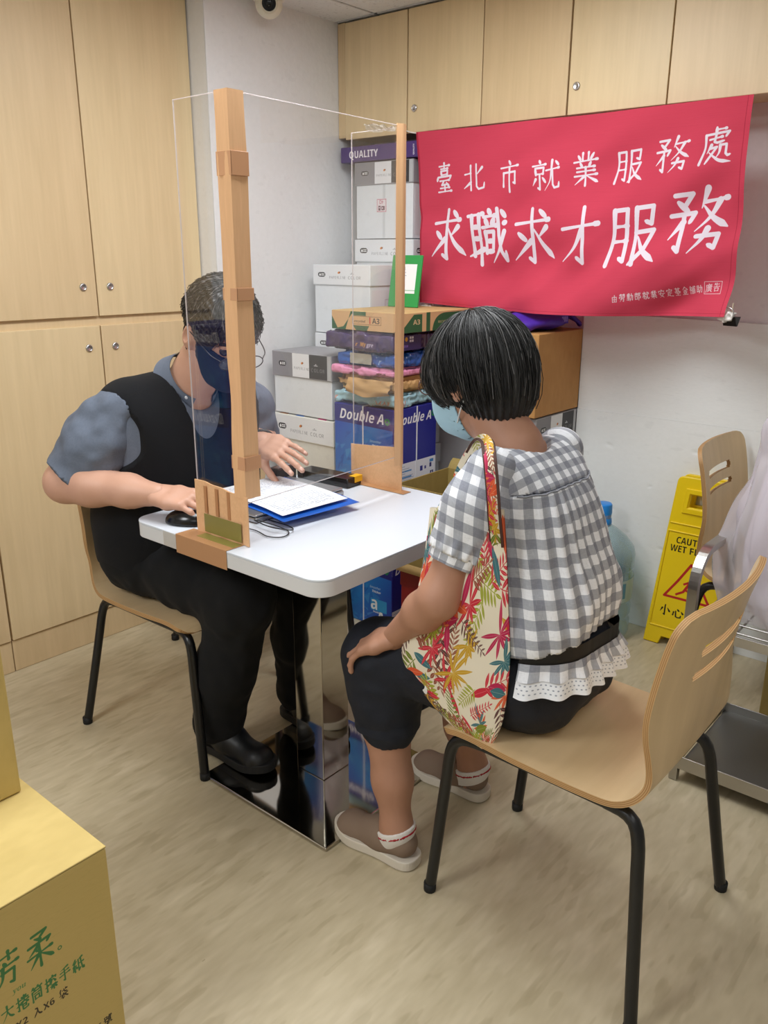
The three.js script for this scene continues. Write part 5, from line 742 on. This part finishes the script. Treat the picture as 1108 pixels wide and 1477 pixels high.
  put('trousers', muv(nets(pantsF, [-1.22, 0.3, -1.66], [-0.5, 0.68, -1.17], 0.0085), 4), mat(0x0b1220, 0.75, { bumpMap: fabricBump, bumpScale: 0.0006 }));
  put('trouser_hem', sheet(40, 2, (u, v) => { const a = u * 6.283, p = ringPt(pantsF, -1.06, -1.278, 0.345, a, 0.0015); return [p[0], 0.331 + 0.028 * v, p[2]]; }), mat(0x0d1524, 0.75, { side: THREE.DoubleSide }));
  // white flower print on the outer thigh
  for (const [px, py, r, s] of [[612, 1000, 0.012, 1], [636, 1036, 0.017, 2], [628, 1022, 0.008, 3]]) { const c = pz(px, py, -1.2); put('flower_print', sheet(12, 6, (u, v) => { const a = u * 6.283, q = r * v * (1 + 0.25 * Math.sin(a * 4 + s)), p = hit(pantsF, [c.x + q * Math.cos(a) * 0.75, c.y + q * Math.sin(a) * 1.15, -1.12], [0, 0, -1], 0.0012); return p || [c.x, c.y, -1.24]; }), mat(0xe9e9ea, 0.7, { side: THREE.DoubleSide }), 'white printed flower'); }
  // checked blouse
  const ging = ctex(256, 256, (g, w) => { g.fillStyle = '#eef0f5'; g.fillRect(0, 0, w, w); for (let k = 0; k < 4; k++) { g.fillStyle = 'rgba(88,92,106,0.45)'; g.fillRect(k * 64, 0, 32, w); g.fillRect(0, k * 64, w, 32); } for (let i = 0; i < 2200; i++) { g.fillStyle = rnd() > 0.5 ? 'rgba(255,255,255,0.10)' : 'rgba(40,40,50,0.06)'; if (rnd() > 0.5) g.fillRect(rnd() * w, rnd() * w, 10, 1); else g.fillRect(rnd() * w, rnd() * w, 1, 10); } });
  const gm = mat(0xffffff, 0.85, { map: ging, side: THREE.DoubleSide }), PER = 0.0345 * 4; // four checks per tile
  const cxy = (y) => lerp(-0.745, -0.81, sst(0.55, 0.98, y));
  const bl0 = D.smin(0.08, D.cap([-0.742, 0.648, zc + 0.06], 0.112, [-0.742, 0.648, zc - 0.06], 0.112), D.cap([-0.752, 0.73, zc + 0.052], 0.102, [-0.752, 0.73, zc - 0.052], 0.102), D.cap([-0.782, 0.85, zc + 0.055], 0.096, [-0.782, 0.85, zc - 0.055], 0.096), D.cap([-0.814, 0.942, zc + 0.1], 0.056, [-0.814, 0.942, zc - 0.1], 0.056));
  const folds = (x, y, z) => { const a = Math.atan2(z - zc, x - cxy(y)), low = sst(0.93, 0.66, y), d = sst(0.93, 0.90, y); return 0.0045 * d * Math.sin(a * 26 + 2 * n3(x * 5, y * 5, z * 5, 2)) * (0.5 + 0.5 * n3(x * 9, y * 3, z * 9, 7)) + 0.010 * low * n3(x * 13, y * 9 + z * 7, z * 13, 5) + 0.004 * n3(x * 26, y * 30, z * 26, 9) * low; };
  const blF = D.max((x, y, z) => bl0(x, y, z) + folds(x, y, z), D.neg(D.ell([-0.848, 1.03, zc], [0.09, 0.075, 0.085])), (x, y, z) => { const yb = 0.615 + 0.03 * sst(-0.78, -0.64, x) + 0.012 * n3(x * 12, 0, z * 12, 3); return yb - y; });
  const YK = 0.928;
  put('blouse', nets(D.max(blF, (x, y) => y - YK), [-0.98, 0.56, -1.68], [-0.5, 0.95, -1.16], 0.0072, (x, y, z) => [Math.atan2(z - zc, x - cxy(y)) * 0.14 / PER, (y + 0.25 * (cxy(y) + 0.7)) / PER]), gm);
  put('yoke', nets(D.max(blF, (x, y) => YK - y), [-0.98, 0.91, -1.68], [-0.6, 1.06, -1.16], 0.0068, (x, y, z) => [z / PER, (0.85 * y - 0.75 * x) / PER]), gm);
  const sleeve = (S, E, s) => { const ax = nrm([E[0] - S[0], E[1] - S[1], E[2] - S[2]]), q = nrm(crs(ax, [1, 0.2, 0])), r = crs(ax, q), at = (t) => add(S, ax, t), L = 0.155; const f0 = D.smin(0.03, D.cap(at(-0.015), 0.05, at(0.06), 0.064), D.cap(at(0.06), 0.064, at(L), 0.054)), tt = (x, y, z) => dot([x - S[0], y - S[1], z - S[2]], ax); const F = D.max((x, y, z) => { const t = tt(x, y, z); return f0(x, y, z) + 0.006 * n3(x * 18, y * 18, z * 18, s) * sst(0, 0.05, t) + 0.003 * Math.sin(Math.atan2(dot([x - S[0], y - S[1], z - S[2]], r), dot([x - S[0], y - S[1], z - S[2]], q)) * 15) * sst(0.1, 0.15, t); }, (x, y, z) => tt(x, y, z) - L, D.neg(D.cap(at(L - 0.025), 0.046, at(L + 0.05), 0.046)));
    const uv = (x, y, z) => { const v = [x - S[0], y - S[1], z - S[2]]; return [(s === 3 ? v[0] * 0.8 - v[2] * 0.25 : v[2] * 0.9 + v[0] * 0.2) * 1.15 / PER, dot(v, ax) / PER]; }; const sl = put('sleeve', nets(F, add(at(0.07), [-0.14, -0.14, -0.14]), add(at(0.07), [0.14, 0.14, 0.14]), 0.0065, uv), gm);
    part('sleeve_cuff', sheet(44, 4, (u, v) => { const a = u * 6.2832, c = at(L - 0.004 + 0.022 * v), rad = 0.0525 - 0.003 * v + 0.0018 * Math.sin(a * 9); const p = add(add(c, q, rad * Math.cos(a)), r, rad * Math.sin(a)); return [p[0] - B[0], p[1] - B[1], p[2] - B[2]]; }, 0.002).faces.scale(1, 1, 1), (() => { const t = ging.clone(); t.repeat.set(0.33 / PER, 0.022 / PER); t.needsUpdate = true; return mat(0xffffff, 0.85, { map: t, side: THREE.DoubleSide }); })(), sl); };
  sleeve(shL, elL, 3); sleeve(shR, elR, 8);
  put('yoke_seam', tube(Array.from({ length: 25 }, (_, k) => ringPt(blF, cxy(0.9), zc, YK + 0.001 * Math.sin(k * 2.1), lerp(-1.2, 1.2, k / 24), 0.0003)), 0.0018, 90, 6), mat(0x8d9099, 0.9), 'gathered yoke seam');
  put('neck_trim', tube(Array.from({ length: 30 }, (_, k) => { const a = k / 30 * 6.283; let p = null; const d = [Math.cos(a), 0, Math.sin(a)]; for (let t = 0.02; t < 0.2; t += 0.002) { const x = -0.852 + d[0] * t, z = zc + d[2] * t; for (let y = 1.05; y > 0.9; y -= 0.003) if (blF(x, y, z) < 0.001) { p = [x, y + 0.001, z]; break; } if (p) break; } return p || [-0.85 + 0.09 * d[0], 0.985, zc + 0.09 * d[2]]; }), 0.003, 120, 6, true), mat(0xe9eaee, 0.8), 'white neckline trim');
  // black waist belt and lace hem
  const beltY = (a) => 0.617 + 0.012 * Math.cos(a) + 0.010 * Math.sin(a - 0.4), strip = (y0, y1, off, n, extra) => sheet(n, 6, (u, v) => { const a = lerp(-1.9, 1.36, u), y = beltY(a) + lerp(y0, y1, v), p = ringPt(pf0, -0.745, zc, Math.min(y, 0.60), a, off + (extra ? extra(u, v) : 0)); return [p[0], y, p[2]]; });
  put('belt', strip(-0.014, 0.02, 0.008, 70), mat(0x08080a, 0.6, { side: THREE.DoubleSide }), 'wide black belt');
  put('blouse_hem', (() => { const g = strip(-0.040, -0.010, 0.010, 110, (u, v) => 0.008 * (1 - v) + 0.006 * Math.sin(u * 60) * (1 - v)); const uv = g.attributes.uv; for (let i = 0; i < uv.count; i++) uv.setXY(i, uv.getX(i) * 0.52 / PER, uv.getY(i) * 0.03 / PER); return g; })(), gm);
  put('lace_hem', strip(-0.070, -0.036, 0.0135, 140, (u, v) => 0.008 * (1 - v) + 0.007 * Math.sin(u * 60) * (1 - 0.4 * v)), mat(0xffffff, 0.85, { side: THREE.DoubleSide, map: (() => { const t = ctex(1024, 96, (g, w, h) => { g.fillStyle = '#eceef2'; g.fillRect(0, 0, w, h); g.fillStyle = '#9aa0ad'; for (let k = 0; k < 64; k++) for (let j = 0; j < 3; j++) { g.beginPath(); g.arc(k * 16 + (j % 2) * 8, 30 + j * 20, 3.4, 0, 7); g.fill(); } }); return t; })() }), 'white eyelet lace trim');
  // slip-on shoes, socks
  const upM = mat(0x85705f, 0.9, { bumpMap: fabricBump, bumpScale: 0.0008 }), soM = mat(0xd8cfc0, 0.6);
  shoe(o, [-0.958, 0.002, -1.262], [-1, 0, 0.045], B, upM, soM, 0.232); shoe(o, [-0.972, 0.002, -1.578], [-1, 0, 0.03], B, upM, soM, 0.232);
  for (const [F, c] of [[legs, -1.258], [legsR, -1.573]]) { const lo = [-1.1, 0.03, c - 0.07], hi = [-0.95, 0.13, c + 0.07], band = (y0, y1, of) => nets(D.max(D.off(F, of), D.pl([-1.02, y1, 0], [-0.35, 1, 0]), D.pl([-1.02, y0, 0], [0.35, -1, 0])), lo, hi, 0.0045); const s = P4(o, 'sock', band(0.04, 0.086, 0.004), mat(0xe7e2dd, 0.9), null, B); P4(s, 'sock_stripe', band(0.070, 0.076, 0.0055), mat(0xa8232d, 0.9), null, B); }
  // hair: grey-streaked black bob
  const hs = D.smin(0.03, D.ell([-0.018, 0.036, 0], [0.118, 0.1, 0.098]), D.ell([-0.06, -0.02, 0], [0.078, 0.098, 0.088]), D.ell([0.03, 0.01, 0], [0.072, 0.075, 0.092]));
  const hairF = D.max((x, y, z) => hs(x, y, z) + 0.004 * n3(x * 14, y * 10, z * 30, 3) + 0.003 * Math.sin(Math.atan2(z, x + 0.02) * 38) * sst(0.12, 0.02, y), (x, y, z) => { const yb = lerp(-0.105, -0.055, sst(-0.05, 0.02, x)) + 0.012 * Math.sin(x * 70) * 0.3 + (x > 0.02 ? lerp(0, -0.02, sst(0.02, 0.05, x)) : 0) + 0.006 * n3(x * 60, 1, z * 60, 2); return yb - y; }, D.neg(D.ell([0.13, -0.045, 0], [0.088, 0.098, 0.088])), D.neg(D.ell([-0.004, -0.055, 0.092], [0.02, 0.032, 0.02])), D.neg(D.ell([-0.004, -0.055, -0.092], [0.02, 0.032, 0.02])));
  const strand = (k) => { const phi = rr(0, 6.283), pts = []; const c0 = [-0.03, 0.12, 0.01]; let off = k % 7 === 0 ? rr(0.004, 0.008) : rr(0.0006, 0.004); const wob = rr(-0.25, 0.25), thE = rr(1.5, 2.4); for (let t = 0; t <= 1.0001; t += 0.08) { const th = 0.12 + t * thE, a = phi + wob * t, d = [Math.sin(th) * Math.cos(a), Math.cos(th), Math.sin(th) * Math.sin(a)], p = hit(hairF, add([-0.02, 0.02, 0], d, 0.2), d.map((x) => -x), off, 0.16); if (!p) { if (pts.length > 3) { const a = pts[pts.length - 2], b = pts[pts.length - 1]; pts.push([b[0] + (b[0] - a[0]) * 0.6, b[1] - rr(0.004, 0.016), b[2] + (b[2] - a[2]) * 0.6]); } break; } pts.push(p); } return pts; };
  const hg2 = hairGeo(hairF, [-0.18, -0.14, -0.13], [0.13, 0.16, 0.13], 0.005, strand, 900, () => { const g = rnd(); const v = g > 0.95 ? rr(0.10, 0.2) : g > 0.72 ? rr(0.02, 0.055) : rr(0.005, 0.014); return [v, v * 0.97, v * 0.96]; }, (x, y, z) => { const v = 0.010 + 0.010 * Math.max(0, n3(x * 40, y * 8, z * 60, 4)); return [v, v * 0.95, v * 0.92]; });
  P4(o, 'hair', hg2, mat(0xffffff, 0.55, { vertexColors: true }), HF, B, 'short black bob streaked with grey');
  const mk = P4(o, 'face_mask', maskGeo(), mat(0xa9cfe2, 0.8), HF, B, 'pale blue surgical mask'); for (const s of [1, -1]) P4(mk, 'ear_loop', merge(loop(s)), mat(0xe9edf0, 0.8), HF, B);
  const gl = new THREE.Group(); gl.name = 'glasses'; o.add(gl); glassesParts(gl, HF, B, mat(0x6d4a3a, 0.3, { metalness: 0.3 }), phys({ color: 0xffffff, roughness: 0, transmission: 1, thickness: 0, ior: 1.45, side: THREE.DoubleSide }));
}
{ // ===== floral tote bag on the shoulder =====
  const leafTex = ctex(1024, 1400, (g, w, h) => {
    g.fillStyle = '#e8dec8'; g.fillRect(0, 0, w, h);
    const leaf = (x, y, a, l, b, c) => { g.save(); g.translate(x, y); g.rotate(a); g.fillStyle = c; g.beginPath(); g.moveTo(0, 0); g.quadraticCurveTo(l * 0.45, -b, l, 0); g.quadraticCurveTo(l * 0.45, b, 0, 0); g.fill(); g.strokeStyle = 'rgba(255,245,215,0.45)'; g.lineWidth = 2; g.beginPath(); g.moveTo(4, 0); g.lineTo(l * 0.9, 0); g.stroke(); g.restore(); };
    const fern = (x, y, a, L, n, l, b, c) => { g.save(); g.translate(x, y); g.rotate(a); g.strokeStyle = c; g.lineWidth = 4; g.beginPath(); g.moveTo(0, 0); g.lineTo(L, 0); g.stroke(); g.restore(); for (let k = 0; k < n; k++) { const t = (k + 0.6) / n * L, q = 1 - 0.45 * k / n; for (const s of [-1, 1]) leaf(x + t * Math.cos(a), y + t * Math.sin(a), a + s * 0.95, l * q, b * q, c); } leaf(x + L * Math.cos(a), y + L * Math.sin(a), a, l * 0.6, b * 0.6, c); };
    const palm = (x, y, l, b, n, c) => { for (let k = 0; k < n; k++) leaf(x, y, -2.6 + k * 5.2 / n - 0.5, l * (0.75 + 0.25 * Math.sin(k + 1)), b, c); };
    const C = ['#c8283a', '#d8572f', '#9aa02a', '#c79a27', '#5a3230', '#b8234f', '#6c7a24', '#c8283a', '#8d4a35', '#3f6f78'];
    for (let k = 0; k < 120; k++) { const x = rnd() * w, y = rnd() * h, c = C[k % C.length]; const t = k % 4; if (t === 0) fern(x, y, rr(0, 6.28), rr(190, 320), 7, 84, 20, c); else if (t === 1) palm(x, y, rr(120, 200), 26, 8, c); else if (t === 2) fern(x, y, rr(0, 6.28), rr(160, 260), 5, 104, 28, c); else leaf(x, y, rr(0, 6.28), rr(150, 230), rr(44, 74), c); }
    palm(520, 620, 210, 26, 10, '#c79a27'); fern(600, 900, -0.7, 260, 8, 64, 16, '#5a3230'); fern(560, 330, 0.25, 300, 8, 66, 20, '#c8283a'); leaf(560, 210, 0.1, 230, 74, '#7d8426'); palm(330, 860, 120, 20, 8, '#a2a62c'); fern(420, 860, 1.0, 260, 8, 50, 14, '#d8572f'); fern(640, 1300, -0.9, 200, 6, 66, 20, '#9aa02a');
  });
  const Z = -1.222, rows = [[735, 612, 727], [800, 606, 731], [880, 594, 734], [945, 580, 736], [1000, 612, 732], [1045, 652, 724], [1079, 694, 708]];
  const at = (v) => { const t = v * (rows.length - 1), i = Math.min(rows.length - 2, Math.floor(t)), f = t - i, q = (k) => { const p0 = rows[Math.max(0, i - 1)][k], p1 = rows[i][k], p2 = rows[i + 1][k], p3 = rows[Math.min(rows.length - 1, i + 2)][k]; return 0.5 * (2 * p1 + (p2 - p0) * f + (2 * p0 - 5 * p1 + 4 * p2 - p3) * f * f + (3 * p1 - p0 - 3 * p2 + p3) * f * f * f); }; return [q(0), q(1), q(2)]; };
  const B = [-0.82, 0.44, Z], o = thing('tote_bag', 'cream tote bag printed with red, olive and brown leaves hanging from the woman\'s shoulder', 'bag', B);
  const side = (sgn) => sheet(40, 60, (u, v) => { const [y, l, r] = at(v), p = pz(lerp(l, r, u), y, Z), e = Math.sin(Math.PI * clamp(u, 0, 1)) * Math.sin(Math.PI * clamp(v * 0.97 + 0.02, 0, 1)), th = sgn * (0.0012 + (sgn > 0 ? 0.020 : 0.008) * Math.sqrt(Math.max(0, e))), w = 0.004 * e * (n3(u * 4, v * 6, 1, 3) + 0.5 * n3(u * 9, v * 11, 2, 4)); const q = sst(0.55, 0, v) * sst(0.35, 0, u); return [p.x - B[0], p.y - B[1], p.z + th + w - 0.02 * q - B[2]]; });
  part('front_panel', side(1), mat(0xffffff, 0.85, { map: (() => { leafTex.repeat.set(1, 1); leafTex.flipY = true; return leafTex; })(), side: THREE.DoubleSide }), o); part('back_panel', side(-1), mat(0xffffff, 0.85, { map: leafTex, side: THREE.DoubleSide }), o);
  // handles over the shoulder
  const ribbon = (pts, wd, n) => { const c = new THREE.CatmullRomCurve3(pts.map((p) => V3(...p))); return sheet(4, n, (u, v) => { const p = c.getPoint(v), t = c.getTangent(v), nn = V3(...[0.35, 0.25, 1]).normalize(), s = t.clone().cross(nn).normalize(); return [p.x + s.x * (u - 0.5) * wd - B[0], p.y + s.y * (u - 0.5) * wd - B[1], p.z + s.z * (u - 0.5) * wd - B[2]]; }, 0.0025).faces; };
  const w3 = (px, py, z) => { const p = pz(px, py, z); return [p.x, p.y, p.z]; };
  const path = (dx) => [w3(718 + dx, 790, Z + 0.006), w3(714 + dx, 745, -1.20), w3(711 + dx, 700, -1.20), w3(707 + dx, 660, -1.215), w3(703 + dx, 637, -1.26), w3(692 + dx, 636, -1.30), w3(672 + dx * 0.5, 664, -1.315), w3(652 + dx * 0.5, 708, -1.30), w3(630 + dx * 0.6, 748, Z - 0.022)];
  const strapM = mat(0xffffff, 0.85, { map: (() => { const t = leafTex.clone(); t.repeat.set(0.12, 0.9); t.offset.set(0.45, 0.1); t.needsUpdate = true; return t; })(), side: THREE.DoubleSide }), trim = mat(0x4a2d25, 0.8, { side: THREE.DoubleSide });
  part('strap', ribbon(path(-1), 0.02, 60), strapM, o); part('strap_trim', ribbon(path(-9), 0.005, 60), trim, o, 'dark brown binding'); part('strap_trim', ribbon(path(7), 0.005, 60), trim, o, 'dark brown binding');
}
{ // ===== seated man =====
  const B = [-1.9, 0, -1.36], o = thing('person', 'person in a black knitted vest and blue-grey shirt leaning over the white table', 'person', B), put = (n, g, m, l) => { g.translate(-B[0], -B[1], -B[2]); return part(n, g, m, o, l); };
  const zc = -1.36, shR = [-1.862, 0.972, -1.185], shL = [-1.85, 0.972, -1.535], elR = [-1.958, 0.788, -1.052], wrR = [-1.69, 0.784, -1.142], elL = [-1.90, 0.80, -1.66], wrL = [-1.722, 0.848, -1.522];
  const hipR = [-1.93, 0.545, -1.27], hipL = [-1.93, 0.545, -1.45], kneeR = [-1.545, 0.515, -1.265], kneeL = [-1.53, 0.515, -1.50], ankR = [-1.665, 0.09, -1.26], ankL = [-1.62, 0.09, -1.53];
  const headO = [-1.712, 1.158, -1.385], HF = frame(headO, [0.80, -0.58, 0.16], 1.03);
  const torsoA = [D.cap([-1.935, 0.565, zc + 0.09], 0.132, [-1.935, 0.565, zc - 0.09], 0.132), D.cap([-1.905, 0.70, zc + 0.085], 0.148, [-1.905, 0.70, zc - 0.085], 0.148), D.cap([-1.88, 0.86, zc + 0.095], 0.13, [-1.88, 0.86, zc - 0.095], 0.13), D.cap([-1.865, 0.965, zc + 0.15], 0.072, [-1.865, 0.965, zc - 0.15], 0.072)], torso = D.smin(0.09, ...torsoA);
  const neck = D.cap([-1.84, 1.0, zc], 0.066, [-1.765, 1.095, zc - 0.012], 0.06);
  const handR = hand(wrR, [0.90, -0.06, -0.36], [0.12, 0.95, 0.28], -1, 1.02, [12, 34, 34, 20], 0.05, 0.35), handL = hand(wrL, [0.96, -0.10, 0.12], [0.12, 0.80, 0.55], 1, 1.0, [6, 14, 14, 10], 0.09, 0.5);
  const mid = (a, b, t) => add(a, [b[0] - a[0], b[1] - a[1], b[2] - a[2]], t);
  const armR = D.smin(0.03, ...D.chain([[shR, 0.056], [elR, 0.05], [mid(elR, wrR, 0.3), 0.05], [mid(elR, wrR, 0.7), 0.039], [wrR, 0.029]])), armL = D.smin(0.03, ...D.chain([[shL, 0.056], [elL, 0.05], [mid(elL, wrL, 0.35), 0.047], [wrL, 0.029]]));
  const legs = D.min(D.smin(0.02, ...D.chain([[hipR, 0.09], [kneeR, 0.06], [ankR, 0.04]])), D.smin(0.02, ...D.chain([[hipL, 0.09], [kneeL, 0.06], [ankL, 0.04]])));
  const bodyF = D.smin(0.05, D.smin(0.04, D.off(torso, -0.014), neck), D.min(armR, armL), legs), hg = headGeo(nrm([-0.26, -0.96, 0.02]), 0.058); hg.applyMatrix4(HF);
  put('body', mergeGeometries([nets(bodyF, [-2.14, 0.03, -1.74], [-1.44, 1.14, -0.98], 0.0125), hg, handR.geo, handL.geo].map((g) => { muv(g, 3); return g.toNonIndexed(); })), M.skinM);
  for (const s of [1, -1]) { P4(o, 'eye', eyeGeo(s), eyeMat, HF, B); P4(o, 'eyebrow', tube([[0.09, 0.034, 0.015 * s], [0.091, 0.04, 0.032 * s], [0.08, 0.036, 0.052 * s]], 0.004, 12, 6), mat(0x17120f, 0.8), HF, B); }
  for (const h of [handR, handL]) h.nails.forEach(([p, d, u, r]) => { const g = new THREE.SphereGeometry(1, 10, 8); g.scale(r * 1.1, r * 0.35, r * 0.8); const z = nrm(crs(d, u)); g.applyMatrix4(new THREE.Matrix4().makeBasis(V3(...d), V3(...u), V3(...z)).setPosition(...p)); put('fingernail', g, mat(0xe0b3a2, 0.3)); });
  // trousers and shoes
  const pj = (H, K, A) => D.smin(0.05, ...D.chain([[H, 0.108], [mid(H, K, 0.5), 0.1], [K, 0.085], [mid(K, A, 0.5), 0.078], [mid(K, A, 0.94), 0.07]])), pw = D.smin(0.04, D.cap([-1.935, 0.56, zc + 0.095], 0.14, [-1.935, 0.56, zc - 0.095], 0.14), pj(hipR, kneeR, ankR), pj(hipL, kneeL, ankL));
  const pantsF = D.max((x, y, z) => pw(x, y, z) + 0.007 * n3(x * 15, y * 13, z * 15, 6) + 0.004 * n3(x * 34, y * 30, z * 34, 2), (x, y) => 0.062 - y, (x, y) => -Math.max(x + 1.68, y - 0.4365), (x, y) => y - 0.683);
  put('trousers', muv(nets(pantsF, [-2.1, 0.04, -1.64], [-1.42, 0.72, -1.13], 0.0095), 4), mat(0x040508, 0.95));
  const sm = mat(0x0a0b0e, 0.45), so = mat(0x101114, 0.6); shoe(o, [-1.735, 0.014, -1.262], [1, 0, -0.06], B, sm, so, 0.27, 1.1); shoe(o, [-1.68, 0.014, -1.535], [1, 0, 0.1], B, sm, so, 0.27, 1.1);
  // shirt with short sleeves
  const shirtT = mat(0xffffff, 0.8, { map: dtex(256, 256, (u, v) => { const k = 10 * (fbm(u, v, 80, 80, 3, 2) - 0.5) + 8 * (fbm(u, v, 6, 6, 5, 3) - 0.5); return [101 + k, 110 + k, 126 + k]; }), side: THREE.DoubleSide, bumpMap: fabricBump, bumpScale: 0.0004 });
  const slv = (S, E, t, s, r1) => { const E2 = mid(S, E, t), ax = nrm([E[0] - S[0], E[1] - S[1], E[2] - S[2]]), L = Math.hypot(E2[0] - S[0], E2[1] - S[1], E2[2] - S[2]), f = D.smin(0.04, D.cap(add(S, ax, -0.02), 0.07, mid(S, E, 0.45), 0.083), D.cap(mid(S, E, 0.45), 0.083, E2, r1)); return D.max((x, y, z) => f(x, y, z) + 0.010 * n3(x * 11 + y * 6, y * 20, z * 11, s) + 0.005 * n3(x * 30, y * 36, z * 30, s + 2), (x, y, z) => dot([x - E2[0], y - E2[1], z - E2[2]], ax), D.neg(D.cap(mid(S, E, t - 0.10), 0.052, add(E2, ax, 0.06), 0.058)), (x, y, z) => (0.135 + 0.5 * (y - 0.85) - Math.abs(z - zc)) * 0.9); };
  const shirtF = D.max(D.off(torso, 0.002), D.neg(D.cap([-1.82, 1.03, zc], 0.062, [-1.72, 1.02, zc], 0.075)));
  put('shirt', muv(nets(shirtF, [-2.1, 0.5, -1.68], [-1.66, 1.08, -1.04], 0.0095), 4), shirtT);
  put('sleeve', muv(nets(slv(shR, elR, 0.93, 4, 0.074), [-2.08, 0.70, -1.30], [-1.74, 1.08, -0.95], 0.0075), 4), shirtT); put('sleeve', muv(nets(slv(shL, elL, 0.9, 9, 0.074), [-2.02, 0.70, -1.78], [-1.74, 1.08, -1.42], 0.009), 4), shirtT);
  // knitted vest with V neck
  const vestF = D.max((x, y, z) => D.off(torso, 0.013)(x, y, z) + 0.004 * n3(x * 13, y * 15, z * 13, 3), (x, y, z) => Math.abs(z - zc) - (y < 0.9 ? lerp(0.27, 0.192, sst(0.76, 0.88, y)) : lerp(0.192, 0.222, sst(0.92, 1.02, y))), D.neg(D.cap([-1.80, 1.05, zc], 0.078, [-1.70, 0.88, zc + 0.01], 0.034)), (x, y) => 0.535 - y);
  put('vest', muv(nets(vestF, [-2.12, 0.5, -1.62], [-1.66, 1.08, -1.10], 0.0085), 6), mat(0x07080d, 1.0, { bumpMap: fabricBump, bumpScale: 0.0012 }), 'black knitted sleeveless vest');
  // collar around the neck
  const cf = nrm([0.78, 0.62, 0]), cz2 = [0, 0, 1], cs = crs(cz2, cf), c0 = [-1.828, 1.022, zc], col = (sg) => sheet(30, 8, (u, v) => { const a = sg * lerp(3.14, 0.42, u), rad = 0.071 + 0.022 * v + 0.010 * sst(0.6, 1, u) * v, hgt = 0.040 - 0.052 * v * (1 + 0.5 * sst(0.55, 1, u)) - 0.008 * sst(0.5, 1, u), dx = -Math.cos(a), p = add(add(add(c0, cf, hgt), [cs[0] * dx, cs[1] * dx, cs[2] * dx], rad), cz2, rad * Math.sin(a)); return p; }, 0.002).faces;
  put('collar', merge([col(1), col(-1)]), shirtT, 'folded shirt collar');
  for (const [px, py, z] of [[269, 573, -1.31]]) { const p = pz(px, py, z); const g = new THREE.SphereGeometry(0.0055, 12, 8); g.scale(0.6, 1, 1); g.translate(p.x, p.y, p.z); put('button', g, mat(0xd9dbe0, 0.3)); }
  // short dark hair
  const hs = D.ell([-0.014, 0.034, 0], [0.112, 0.106, 0.09]), hairF = D.max((x, y, z) => hs(x, y, z) + 0.004 * n3(x * 22, y * 22, z * 22, 3) + 0.0015 * Math.sin(Math.atan2(z, y) * 50), D.neg(D.ell([0.13, -0.04, 0], [0.088, 0.118, 0.11])), (x, y, z) => { const yb = x > 0.0 ? 0.0 : lerp(0.0, -0.075, sst(0.0, -0.06, x)); return yb - y - 0.004 * n3(x * 50, y * 50, z * 50, 2); }, D.neg(D.ell([-0.008, -0.02, 0.09], [0.036, 0.046, 0.03])), D.neg(D.ell([-0.008, -0.02, -0.09], [0.036, 0.046, 0.03])));
  const strand = () => { const phi = rr(0, 6.283), pts = [], t0 = rr(0.05, 1.2), off = rr(0.0005, 0.003), wob = rr(-0.3, 0.3); for (let t = 0; t <= 1.001; t += 0.125) { const th = t0 + t * 0.5, a = phi + wob * t, d = [Math.sin(th) * Math.cos(a), Math.cos(th), Math.sin(th) * Math.sin(a)], p = hit(hairF, add([-0.015, 0.03, 0], d, 0.2), d.map((x) => -x), off + 0.004 * t * t, 0.14); if (!p) break; pts.push(p); } return pts; };
  P4(o, 'hair', hairGeo(hairF, [-0.16, -0.1, -0.12], [0.12, 0.16, 0.12], 0.005, strand, 520, () => { const g = rnd(), v = g > 0.9 ? rr(0.08, 0.15) : rr(0.008, 0.03); return [v, v * 0.86, v * 0.78]; }, (x, y, z) => { const v = 0.016 + 0.01 * Math.max(0, n3(x * 30, y * 30, z * 40, 4)); return [v, v * 0.85, v * 0.78]; }), mat(0xffffff, 0.5, { vertexColors: true }), HF, B, 'short dark hair with a few grey strands');
  const mk = P4(o, 'face_mask', maskGeo(), mat(0x10142e, 0.85), HF, B, 'navy blue cloth mask'); for (const s of [1, -1]) P4(mk, 'ear_loop', merge(loop(s)), mat(0x0b0c12, 0.7), HF, B);
  const gl = new THREE.Group(); gl.name = 'glasses'; o.add(gl); glassesParts(gl, HF, B, mat(0x2a2422, 0.3), phys({ color: 0xffffff, roughness: 0, transmission: 1, thickness: 0, ior: 1.45, side: THREE.DoubleSide }));
  put('wrist_watch', tube(Array.from({ length: 16 }, (_, k) => { const a = k / 16 * 6.283, ax = nrm([wrL[0] - elL[0], wrL[1] - elL[1], wrL[2] - elL[2]]), q = nrm(crs(ax, [0, 1, 0])), r = crs(ax, q), c = add(wrL, ax, -0.02); return add(add(c, q, 0.033 * Math.cos(a)), r, 0.033 * Math.sin(a)); }), 0.006, 40, 6, true), mat(0x0a0a0b, 0.4), 'black watch strap');
}
renderer.render(scene, camera);
